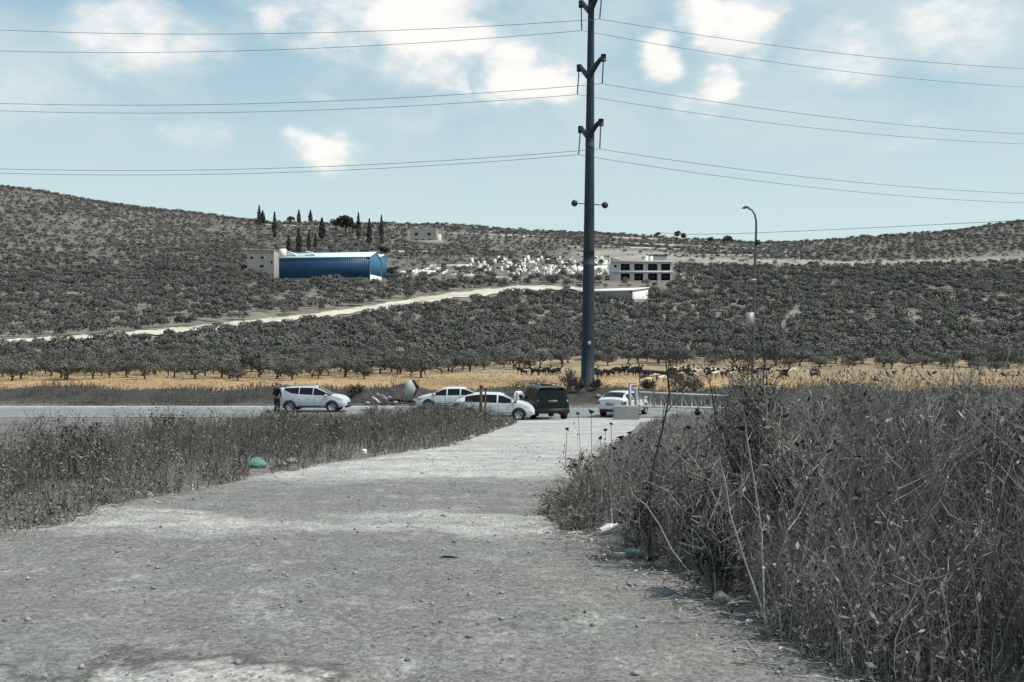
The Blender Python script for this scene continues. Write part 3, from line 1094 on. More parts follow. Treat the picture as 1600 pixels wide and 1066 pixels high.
def build_blue_shed():
    def shed(C, w, l, W, L, hw, hp, label, first):
        # local frame: origin = near right corner; x along -length... use an Empty rotated so +x = w dir? keep simple: local X = width dir, Y = length dir
        z0 = h(C[0], C[1]) - 0.5
        ang = math.atan2(w[1], w[0])
        root = empty('metal_shed', (C[0], C[1], z0), ang, label, 'shed')
        # local axes: X along w (gable width), Y along +90deg = (-w.y, w.x) -> l
        g = Geo()
        g.box((W / 2, L / 2 + .3, 0.09), (W - .06, L - .6, 4.2))
        g.build('plinth', M['bconc2'], root)
        Geo().box((W / 2, -.05, 0.94), (W + .02, .3, 5.9)).build('end_plinth', M['whitew'] if first else M['bconc2'], root)
        g = Geo()
        base = 2.2
        # long wall towards the viewer: x = 0
        g.box((0.15, L / 2, (base + hw) / 2), (0.3, L, hw - base))
        g.box((W - .15, L / 2, (base + hw) / 2), (0.3, L, hw - base))
        for k in np.arange(0.6, L, 1.2):     # folded ribs of the sheet
            g.box((-0.01, k, (base + hw) / 2), (0.02, .35, hw - base - .1))
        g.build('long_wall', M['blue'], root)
        g = Geo()
        poly = [(0.3, base), (W - .3, base), (W - .3, hw - .02), (W / 2, hp - .25), (0.3, hw - .02)]
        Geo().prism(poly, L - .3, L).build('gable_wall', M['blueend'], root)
        g.prism(poly, 0.0, 0.3)
        for k in np.arange(1.0, W - .6, 1.2):
            g.box((k, -.03, (base + hw) / 2), (.35, .06, hw - base - .3))
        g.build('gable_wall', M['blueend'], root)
        g = Geo()
        e = 0.5
        for x0, x1, za, zb in ((-e, W / 2, hw - .05, hp), (W / 2, W + e, hp, hw - .05)):
            P = [(x0, -e, za), (x1, -e, zb), (x1, L + e, zb), (x0, L + e, za), (x0, -e, za + .25), (x1, -e, zb + .25), (x1, L + e, zb + .25), (x0, L + e, za + .25)]
            g.add(P, [(0, 3, 2, 1), (4, 5, 6, 7), (0, 1, 5, 4), (1, 2, 6, 5), (2, 3, 7, 6), (3, 0, 4, 7)])
        g.build('roof', M['roofw'], root)
        g = Geo()
        g.tube([(-.35, -.3, hw - .1), (-.35, L + .3, hw - .1)], .12, 6)
        g.tube([(-.1, -.1, 0), (-.1, -.1, hw)], .12, 6)
        g.build('gutter', M['galvl'], root)
        return root
    a = R(82)
    w = (math.cos(a), math.sin(a))
    l = (-math.sin(a), math.cos(a))
    Y = 520
    C = (U(578, Y), Y)
    W = 22.0
    L = 51.5
    z0 = h(*C) - .5
    hw = Zp(401.5, Y) - z0
    hp = Zp(394.6, Y + 11) - z0
    r = shed(C, w, l, W, L, hw, hp, 'long blue metal shed with a pale roof on the hillside', True)
    g = Geo().box((1.5, L - 1.7, (hw + hw + 5) / 2 - .2), (3.0, 3.1, 5.6))
    g.build('roof_tower', M['whitew'], r)
    for px0 in (460.5, 491.5):
        yl = (C[0] - U(px0, Y + 8)) / math.sin(a) * 1.0
        g = Geo()
        pts = []
        for k in range(8):
            f = k / 7
            pts.append((4.0, yl + 5.2 * f, hw + 1.3 + 2.0 * math.sin(f * math.pi / 2)))
        for (x, y1, z1), (_, y2, z2) in zip(pts[:-1], pts[1:]):
            P = [(2.5, y1, z1), (6.5, y1, z1), (6.5, y2, z2), (2.5, y2, z2), (2.5, y1, z1 + .7), (6.5, y1, z1 + .7), (6.5, y2, z2 + .7), (2.5, y2, z2 + .7)]
            g.add(P, [(0, 3, 2, 1), (4, 5, 6, 7), (0, 1, 5, 4), (1, 2, 6, 5), (2, 3, 7, 6), (3, 0, 4, 7)])
        g.build('curved_roof_vent', M['whitew'], r)
    C2 = (C[0] + w[0] * (W + .6), C[1] + w[1] * (W + .6))
    # second, further shed
    W2 = 11.5
    z2 = h(*C2) - .5
    shed(C2, w, l, W2, 44.0, Zp(403.0, C2[1] + 7) - z2, Zp(398.6, C2[1] + 7) - z2, 'smaller blue gabled shed joined behind the long blue shed', False)


build_blue_shed()


def windowed_block(name, px0, px1, top, base, Y, depth, wins, label, mw, cat='building', wincol=None, base_down=4, rz=0.0):
    """block with window openings given as (px0,px1,py0,py1)"""
    x0, x1 = U(px0, Y), U(px1, Y)
    zt, zb = Zp(top, Y), Zp(base, Y)
    cx = (x0 + x1) / 2
    gz = min(zb, h(cx, Y)) - base_down
    root = empty(name, (cx, Y, gz), rz, label, cat)
    X0, X1, T = x0 - cx, x1 - cx, zt - gz
    # facade with real holes: cut into a grid of cells
    xs = sorted({X0, X1} | {U(w[0], Y) - cx for w in wins} | {U(w[1], Y) - cx for w in wins})
    zs = sorted({0.0, T} | {Zp(w[2], Y) - gz for w in wins} | {Zp(w[3], Y) - gz for w in wins})
    holes = [(U(w[0], Y) - cx, U(w[1], Y) - cx, Zp(w[3], Y) - gz, Zp(w[2], Y) - gz) for w in wins]
    g = Geo()
    for i in range(len(xs) - 1):
        for j in range(len(zs) - 1):
            mx, mz = (xs[i] + xs[i + 1]) / 2, (zs[j] + zs[j + 1]) / 2
            if any(a < mx < b and c < mz < d for a, b, c, d in holes):
                continue
            g.add([(xs[i], 0, zs[j]), (xs[i + 1], 0, zs[j]), (xs[i + 1], 0, zs[j + 1]), (xs[i], 0, zs[j + 1])], [(0, 1, 2, 3)])
    for a_, b_, c_, d_ in holes:      # reveals
        g.add([(a_, 0, c_), (b_, 0, c_), (b_, .4, c_), (a_, .4, c_), (a_, 0, d_), (b_, 0, d_), (b_, .4, d_), (a_, .4, d_)], [(0, 1, 2, 3), (4, 7, 6, 5), (0, 3, 7, 4), (1, 5, 6, 2)])
    # sides, back, roof
    g.add([(X0, 0, 0), (X1, 0, 0), (X1, depth, 0), (X0, depth, 0), (X0, 0, T), (X1, 0, T), (X1, depth, T), (X0, depth, T)], [(1, 2, 6, 5), (2, 3, 7, 6), (3, 0, 4, 7), (4, 5, 6, 7)])
    g.box((0, depth * .35, T / 2), (X1 - X0 - .9, .2, T - 1))
    g.build('wall', mw, root)
    for a, b, c, d in holes:
        f = Geo()
        t_ = .12
        f.box(((a + b) / 2, .32, c + t_ / 2), (b - a, .1, t_))
        f.box(((a + b) / 2, .32, d - t_ / 2), (b - a, .1, t_))
        f.box((a + t_ / 2, .32, (c + d) / 2), (t_, .1, d - c - 2 * t_))
        f.box((b - t_ / 2, .32, (c + d) / 2), (t_, .1, d - c - 2 * t_))
        fo = f.build('window', M['dark'], root)
        Geo().box(((a + b) / 2, .36, (c + d) / 2), (b - a - .02, .04, d - c - .02)).build('pane', M['glass'], fo)
    return root, (X0, X1, T, gz, cx)


def build_buildings():
    # pale stone house left of the blue shed
    r, _ = windowed_block('stone_house', 386, 428.2, 392, 421, 548, 12, [(407, 412, 401, 404.5), (423, 425.5, 408, 412), (406, 412, 414.5, 418), (391, 395, 401, 405), (424, 426, 393, 396)],
                          'pale stone house left of the blue shed with small dark windows', M['stonew'])
    Geo().box((0, 6, _[2] + .35), (_[1] - _[0] + .3, 12.6, .5)).build('roof_parapet', M['stonew'], r)
    # hillside house
    x, Y = hit(660, 380, 500)
    Y = min(Y, 900)
    r, d = windowed_block('hillside_house', 641, 682, 357.5, 380, Y, 14, [(648, 653, 364, 368), (668, 673, 364, 368), (648, 653, 374, 377.5), (659, 663, 374, 377.5), (669, 674, 374, 377.5)],
                          'beige two-storey house alone high on the hillside', M['stonew'])
    Geo().box((d[0] + 3.5, 5, d[2] + 1), (4.5, 4, 2.2)).build('roof_room', M['stonew'], r)
    Geo().box((d[1] + 1.8, 5, d[2] * .36), (3.6, 8, d[2] * .72)).build('side_wing', M['limest2'], r)
    g = Geo().box((0, 0, 0), (U(692, Y - 8) - U(638, Y - 8), .8, 4.4))
    o = g.build('terrace_wall', M['stonew'])
    o.location = (U(665, Y - 8), Y - 8, h(U(665, Y - 8), Y - 8) + 1.0)
    tag(o, 'long retaining wall below the beige hillside house', 'wall')
    # unfinished concrete building: 2 floors, 4 wide bays
    Yb = 520
    bays = [(970, 984), (991, 1005), (1012.5, 1027), (1033, 1047)]
    wins = []
    for a, b in bays:
        wins += [(a, b, 412.5, 422.5), (a, b, 427.5, 439.5)]
    wins.append((959.5, 963.5, 414, 418))
    x0, x1 = U(956, Yb), U(1050, Yb)
    r, d = windowed_block('unfinished_building', 956, 1050, 407, 443, Yb, 13, wins, 'unfinished grey concrete building with eight wide dark bays', M['bconc'])
    X0, X1, T, gz, cx = d
    g = Geo()
    for py in (409.0, 425.2):
        g.box((0, -.35, Zp(py, Yb) - gz), (X1 - X0 + .8, .7, 1.0))
    g.build('floor_slab', M['bconc'], r)
    g = Geo().box((U(1031, Yb) - cx, 5, T + 1.5), (8.6, 6, 3.0))
    p = g.build('roof_room', M['bconc'], r)
    Geo().box((U(1031, Yb) - cx, 5, T + 3.15), (10.0, 7.4, .3)).build('roof_slab', M['dark'], p)
    Geo().box((U(962, Yb) - cx, 3, T + .8), (4.4, 5, 1.6)).build('stair_head', M['bconc'], r)
    for k, px in enumerate((1010.7, 1018.4)):
        g = Geo().tube([(0, 0, 0), (0, 0, 2.3), (0, 0, 2.55)], [.95, .95, .3], 14)
        o = g.build('water_tank', M['whitew'], smooth=False)
        o.location = (U(px, Yb), Yb + 1.6, gz + T + .02)
        tag(o, ['left', 'right'][k] + ' one of two white water tanks on the roof of the unfinished building', 'water tank', 'rooftop water tanks')
    # low white shed behind the pole
    C = (U(988, 430), 430)
    a = R(60)
    z0 = h(*C) - 1.0
    hw = Zp(453, 430) - z0
    root = empty('low_white_shed', (C[0], C[1], z0), a, 'low shed with bright white end wall behind the tall pole', 'shed')
    W, L = 19.0, 28.0
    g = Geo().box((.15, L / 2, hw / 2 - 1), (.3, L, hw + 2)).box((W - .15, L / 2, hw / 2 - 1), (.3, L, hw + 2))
    g.build('long_wall', mat('shaded_green_wall', (0.075, 0.085, 0.078), .9, .2, .4), root)  # shade of the front side painted into this dark green wall
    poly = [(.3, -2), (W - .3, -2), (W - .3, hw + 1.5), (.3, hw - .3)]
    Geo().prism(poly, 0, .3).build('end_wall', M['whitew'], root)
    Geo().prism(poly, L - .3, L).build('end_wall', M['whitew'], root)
    g = Geo()
    for xa, xb, za, zb in ((-.6, W + .6, hw - .3, hw + 1.75),):
        P = [(xa, -.6, za), (xb, -.6, zb), (xb, L + .6, zb), (xa, L + .6, za), (xa, -.6, za + .3), (xb, -.6, zb + .3), (xb, L + .6, zb + .3), (xa, L + .6, za + .3)]
        g.add(P, [(0, 3, 2, 1), (4, 5, 6, 7), (0, 1, 5, 4), (1, 2, 6, 5), (2, 3, 7, 6), (3, 0, 4, 7)])
    g.build('roof', M['whitew'], root)


build_buildings()


def terrain_wall(px0, py0, px1, py1, hh, th, m, label, n=14, y0=300, name='yard_wall'):
    P = []
    for k in range(n + 1):
        f = k / n
        x, Y = hit(px0 + (px1 - px0) * f, py0 + (py1 - py0) * f, y0)
        P.append((x, Y))
    g = Geo()
    for (xa, ya), (xb, yb) in zip(P[:-1], P[1:]):
        za, zb = h(xa, ya), h(xb, yb)
        V = [(xa, ya, za - 1), (xb, yb, zb - 1), (xb, yb + th, zb - 1), (xa, ya + th, za - 1), (xa, ya, za + hh), (xb, yb, zb + hh), (xb, yb + th, zb + hh), (xa, ya + th, za + hh)]
        g.add(V, [(0, 3, 2, 1), (4, 5, 6, 7), (0, 1, 5, 4), (2, 3, 7, 6)] + ([(3, 0, 4, 7)] if (xa, ya) == P[0] else []) + ([(1, 2, 6, 5)] if (xb, yb) == P[-1] else []))
    o = g.build(name, m)
    return tag(o, label, 'wall')


def build_yard():
    rng = np.random.default_rng(21)
    terrain_wall(661, 418, 735, 417.5, 1.6, 1.0, M['limest'], 'long white wall at the left of the stone yard')
    terrain_wall(700, 432, 765, 434, 1.5, 1.2, M['limest2'], 'cream wall below the white blocks, left piece')
    terrain_wall(764, 436, 800, 438, 1.6, 1.2, M['limest2'], 'short cream wall right of the longer cream one')
    terrain_wall(640, 425, 698, 426.5, 1.2, 1.0, M['limest'], 'low white wall broken by bushes left of the cream walls')
    terrain_wall(896, 424, 952, 420, 2.2, 1.2, M['limest'], 'white wall between the pole and the unfinished building')
    # terraces
    T = [(930, 379, 1200, 391, 'upper terrace wall right of the pole'), (930, 386, 1130, 394, 'middle terrace wall right of the pole'), (700, 366, 860, 371, 'pale terrace wall high left of the pole'),
         (1080, 400, 1230, 401, 'cream terrace wall left of the street lamp'), (760, 363, 822, 364, 'short terrace wall near the top of the hill'), (955, 372, 1110, 378, 'uppermost terrace wall on the right hill'), (1120, 386, 1230, 396, 'slanting terrace wall beside the street lamp'),
         (405, 352, 500, 356, 'terrace wall under the left cypresses'), (610, 394, 700, 396, 'terrace wall below the hillside house'), (840, 385, 905, 388, 'terrace wall above the white blocks left of the pole')]
    for a, b, c, d, lab in T:
        terrain_wall(a, b, c, d, 1.5, .8, M['terr'], lab, 22, 300, 'terrace_wall')
    blocks = []
    main = [(778, 405, 4, 8), (774, 410, 3, 8), (789, 408, 4, 9), (795, 412, 7, 4), (735, 417, 4, 8), (820, 409, 3, 9), (826, 406, 5, 10), (832, 411, 7, 5), (840, 408, 4, 7), (847, 404, 5, 6), (855, 409, 4, 7), (862, 411, 5, 4),
            (800, 420, 5, 8), (812, 424, 6, 6), (820, 420, 4, 9), (838, 422, 6, 7), (852, 421, 7, 6), (860, 424, 4, 8), (868, 419, 5, 5), (886, 428, 6, 10), (893, 430, 10, 7), (905, 424, 6, 12), (912, 430, 8, 8), (932, 414, 6, 9), (940, 424, 6, 10),
            (946, 412, 7, 8), (951, 418, 5, 13), (938, 431, 4, 8), (628, 427, 10, 5), (634, 433, 12, 6), (625, 436, 5, 4), (661, 425, 6, 6), (668, 428, 8, 3), (685, 422, 11, 7), (690, 428, 10, 3), (722, 429, 10, 4), (750, 418, 6, 6), (757, 414, 4, 9),
            (765, 419, 8, 4), (784, 422, 4, 9), (878, 411, 6, 5), (870, 406, 5, 5), (897, 412, 5, 9), (930, 403, 8, 4)]
    for px, py, w, hh in main:
        blocks.append((px, py + hh * .35, w, hh, 0))
    for k in range(130):
        px = rng.uniform(735, 955)
        py = rng.uniform(406, 432)
        blocks.append((px, py, rng.uniform(1.8, 5.5), rng.uniform(1.6, 5.5), 0))
    for k in range(22):
        blocks.append((rng.uniform(1052, 1108), rng.uniform(432, 440), rng.uniform(2, 4.5), rng.uniform(2, 5), 1))
    for k in range(16):
        blocks.append((rng.uniform(640, 735), rng.uniform(421, 433), rng.uniform(2.5, 5), rng.uniform(2, 5), 0))
    for px, py, w, hh, kind in blocks:
        x, Y = hit(px, py, 300)
        s = Y / FL
        W, Hh = w * s * .95, hh * s * 1.0
        g = Geo()
        g.box((0, 0, Hh / 2 - .4), (W, max(1.0, W * rng.uniform(.3, .8)), Hh + .8), taper=rng.uniform(.7, .98))
        if rng.uniform() < .45:
            g.box((W * rng.uniform(-.6, .6), -.9, Hh * .2 - .2), (W * .7, 1.1, Hh * .5), rz=rng.uniform(-.5, .5))
        m = M['limest2'] if kind or rng.uniform() < .15 else M['limest']
        o = g.build('stone_block', m)
        o.location = (x, Y, h(x, Y))
        o.rotation_euler = (rng.uniform(-.12, .12), rng.uniform(-.2, .2), rng.uniform(-.8, .8))
        if kind:
            tag(o, 'small cream stone block scattered right of the unfinished building', 'stone block', 'cream stones right of the unfinished building')
        else:
            w_ = 'at the left end of the stone yard' if px < 700 else 'in the left half of the stone yard' if px < 775 else 'in the middle of the stone yard' if px < 850 else 'just left of the tall pole' if px < 915 else 'between the tall pole and the unfinished building'
            sh = 'tall' if hh > w * 1.5 else 'low' if hh < w * .8 else 'squarish'
            tag(o, '%s white stone block %s' % (sh, w_), 'stone block', '%s white blocks %s' % (sh, w_))
    # few pale boulders over the hill
    for k, (px, py, s) in enumerate([(473, 366, 5), (487, 377, 4), (428, 377, 3), (1061, 458, 3.5), (907, 365, 4), (1185, 409, 5), (818, 372, 5)]):
        x, Y = hit(px, py, 300)
        o = rock(rng, s * Y / FL * .6, M['limest'] if k else M['limest2'])
        o.location = (x, Y, h(x, Y) + .6)
        o.name = 'boulder'
        tag(o, ['pale yellowish boulder above the left part of the blue shed roof', 'pale boulder between two cypresses behind the blue shed', 'pale boulder above the white roof tower of the blue shed',
                'round white boulder just right of the low white shed', 'pale boulder near the ridge right above the stone yard', 'pale boulder on the slope right of the street lamp pole', 'white boulder high on the slope above the stone yard'][k], 'boulder')


def rock(rng, s, m, flat=.7):
    """lumpy stone from a jittered icosphere"""
    import bmesh
    bm = bmesh.new()
    bmesh.ops.create_icosphere(bm, subdivisions=2, radius=1)
    ax = rng.uniform(.7, 1.3, 3)
    pl = rng.normal(size=(7, 3))
    pl /= np.linalg.norm(pl, axis=1, keepdims=True)
    for v in bm.verts:
        p = np.array(v.co)
        for n_ in pl:
            d = p @ n_
            if d > .68:
                p = p - n_ * (d - .68)
        p = p * ax * s * np.array([1, 1, flat])
        v.co = p
    me = bpy.data.meshes.new('rock')
    bm.to_mesh(me)
    bm.free()
    me.materials.append(m)
    o = bpy.data.objects.new('rock', me)
    COL.objects.link(o)
    return o


build_yard()

# ------------------------------------------------------------------ power pole, wires
def sag_wire(p0, direction, pxt, pyt, b, tmax, n=60):
    """wire from p0 along plan direction that passes through pixel (pxt, pyt)"""
    dx, dy = direction
    k = (pxt - CX) / FL
    t1 = (k * p0[1] - p0[0]) / (dx - k * dy)
    z1 = Zp(pyt, p0[1] + dy * t1)
    a = (z1 - p0[2] - b * t1 * t1) / t1
    T = np.linspace(0, tmax, n)
    return [(p0[0] + dx * t, p0[1] + dy * t, p0[2] + a * t + b * t * t) for t in T]


def build_pole():
    Y = 72.0
    x0, z0 = U(918, Y), h(U(918, Y), Y) - .3
    root = empty('power_pole', (x0, Y, z0), 0, 'tall tapering blue-grey steel power pole carrying three tiers of arms', 'power pole')
    zt = Zp(-22, Y) - z0
    xt = U(924, Y) - x0
    g = Geo()
    pts = [(xt * f, 0, zt * f) for f in np.linspace(0, 1, 9)]
    rad = [.53 + (.22 - .53) * f for f in np.linspace(0, 1, 9)]
    g.tube(pts, rad, 12)
    g.build('mast', M['pole'], root)
    g = Geo()
    g.tube([(0, 0, -.1), (0, 0, .38)], [.8, .8], 12)
    g.build('base_flange', M['concrete'], root)
    for f in (.33, .62):
        g = Geo()
        r_ = .53 - .31 * f + .012
        g.tube([(xt * f, 0, zt * f - .5), (xt * f, 0, zt * f + .5)], [r_, r_ - .01], 12)
        g.build('joint_sleeve', M['pole'], root)
    # number plate
    f = (Zp(537, Y) - z0) / zt
    Geo().box((xt * f + .05, -.50, zt * f), (.24, .03, .32)).build('plate', M['galvl'], root)

    def lx(px, yy):
        return U(px, yy) - x0
    wires = []
    tiers = [  # joint (px,py), left tip, right tip, left ins bottom, right ins bottom, targets: left wire at 400 / right at 1200
        ((922, 18), (908, 6), (941, -18), (909, 48), (937, 30), (400, 79), (400, 53), (1200, 96), (1200, 70)),
        ((920, 120), (905, 106), (943, 90), (902, 148), (941, 131), (400, 175), (400, 162), (1200, 192), (1200, 171)),
        ((919, 214), (907, 202), (939, 191), (904, 242), (937, 233), (400, 271), (400, 264), (1200, 285), (1200, 270)),
    ]
    for j, lt, rt, lb, rb, tl1, tl2, tr1, tr2 in tiers:
        for tip, bot, dy, twl, twr in ((lt, lb, 1.5, tl1, tr1), (rt, rb, -1.9, tl2, tr2)):
            yt = Y + dy
            P0 = np.array([lx(j[0], Y), 0, Zp(j[1], Y) - z0])
            P3 = np.array([lx(tip[0], yt), dy, Zp(tip[1], yt) - z0])
            mid = (P0 + P3) / 2 + np.array([0, 0, .05 if dy > 0 else .15])
            P25 = P0 + (P3 - P0) * .82 + np.array([0, 0, .16])
            g = Geo()
            g.tube([P0, mid, P25, P3], [.24, .2, .16, .15], 8)
            arm = g.build('arm', M['pole'], root, smooth=True)
            g = Geo()
            g.tube([P3 + np.array([0, 0, -.28]), P3 + np.array([0, 0, .22])], [.2, .2], 8)
            g.build('arm_clamp', M['blackp'], arm)
            B = np.array([lx(bot[0], yt), dy, Zp(bot[1], yt) - z0])
            g = Geo()
            n = 16
            pts, rr = [], []
            for k in range(n):
                for q_, r_ in ((0, .03), (.25, .065), (.5, .065), (.55, .03)):
                    pts.append(P3 + (B - P3) * ((k + q_) / n))
                    rr.append(r_)
            g.tube(pts, rr, 8)
            g.build('insulator', M['blackp'], root)
            w0 = (x0 + B[0], Y + dy, z0 + B[2])
            wires.append((w0, twl, twr, dy, j))
    # warning balls on a cross rod
    zr = Zp(319, Y) - z0
    xr = xt * zr / zt
    g = Geo().tube([(lx(898, Y), -.1, Zp(318, Y) - z0), (lx(945, Y), -.1, Zp(321, Y) - z0)], .035, 6)
    g.build('cross_rod', M['galv'], root)
    mb = mat('dark_red_ball', (0.05, 0.035, 0.04), .5, .1, 3)
    for px, py in ((897.5, 318), (945, 321)):
        n = 12
        zc = Zp(py, Y) - z0
        pts = [(lx(px, Y), -.1, zc - .25 * math.cos(math.pi * k / n)) for k in range(n + 1)]
        g = Geo().tube(pts, [max(.25 * math.sin(math.pi * k / n), .002) for k in range(n + 1)], 14, cap=False)
        g.build('warning_ball', mb, root, smooth=True)
    # wires
    tier = {0: 'top', 1: 'middle', 2: 'lowest'}
    for i, (w0, twl, twr, dy, j) in enumerate(wires):
        L = sag_wire(w0, (-.985, .174), twl[0], twl[1], .0011, 190)
        Rr = sag_wire(w0, (.92, .392), twr[0], twr[1], .0011, 190)
        pts = L[::-1] + Rr[1:]
        g = Geo().tube(pts, .019, 5)
        o = g.build('power_line', M['wire'], smooth=True)
        tag(o, '%s-tier power line hung from the %s arm of the pole' % (tier[i // 2], 'shorter left' if dy > 0 else 'longer right'), 'power line', 'power lines on the tall pole')


build_pole()


def build_lamp():
    Y = 52.0
    xb, zb = U(1174.5, Y), h(U(1174.5, Y), Y)
    root = empty('street_lamp', (xb, Y, zb), 0, 'curved grey street lamp rising from the thicket on the right', 'street lamp')
    P = []
    for px, py in ((1174.5, 655), (1176, 560), (1179, 430), (1181.5, 360), (1181.5, 346), (1179.5, 336), (1175, 328.5), (1169, 325.5)):
        P.append((U(px, Y) - xb, 0, Zp(py, Y) - zb))
    P[0] = (0, 0, -.3)
    g = Geo().tube(P, [.095, .085, .07, .06, .055, .05, .045, .045], 10)
    g.build('post', M['galv'], root, smooth=True)
    g = Geo()
    hx, hz = U(1165, Y) - xb, Zp(325, Y) - zb
    g.add([(hx - .2, -.11, hz - .03), (hx + .18, -.08, hz + .0), (hx + .18, .08, hz + .0), (hx - .2, .11, hz - .03), (hx - .17, -.06, hz + .02), (hx + .0, -.05, hz + .13), (hx + .0, .05, hz + .13), (hx - .17, .06, hz + .02), (hx + .2, -.04, hz + .05), (hx + .2, .04, hz + .05)],
          [(0, 3, 2, 1), (4, 5, 6, 7), (0, 1, 5, 4), (2, 3, 7, 6), (3, 0, 4, 7), (5, 8, 9, 6), (1, 2, 9, 8)])
    g.t.append(np.array([(1, 8, 5), (2, 6, 9)]))
    lh = g.build('lamp_head', M['galv'], root)
    Geo().box((hx - .05, 0, hz - .035), (.2, .12, .02)).build('lens', M['headlamp'], lh)
    Geo().box((U(1183, Y) - xb, -.05, Zp(379, Y) - zb), (.22, .18, .26)).build('control_box', M['blackp'], root)
    g = Geo().box((U(1175.5, Y) - xb, -.05, Zp(438, Y) - zb), (.36, .2, .12)).box((U(1178, Y) - xb, -.05, Zp(440.5, Y) - zb), (.18, .18, .06))
    g.build('bracket', M['galvl'], root)
    g = Geo().box((U(1171, Y) - xb, -.12, Zp(500, Y) - zb), (.42, .12, .80))
    g.build('notice_board', M['galvl'], root)
    Y = 67
    xb = U(1760, Y)
    p0 = (xb, Y, Zp(336, Y))
    pe = (U(1030, 900), 900.0, Zp(363.5, 900))
    pts = []
    for f in np.linspace(0, 1, 80):
        pts.append((p0[0] + (pe[0] - p0[0]) * f, p0[1] + (pe[1] - p0[1]) * f, p0[2] + (pe[2] - p0[2]) * f - 6 * f * (1 - f)))
    o = Geo().tube(pts, np.linspace(.02, .2, 80), 5).build('telephone_wire', M['wire'], smooth=True)
    tag(o, 'thin single wire crossing behind the street lamp down to the ridge', 'wire')


build_lamp()

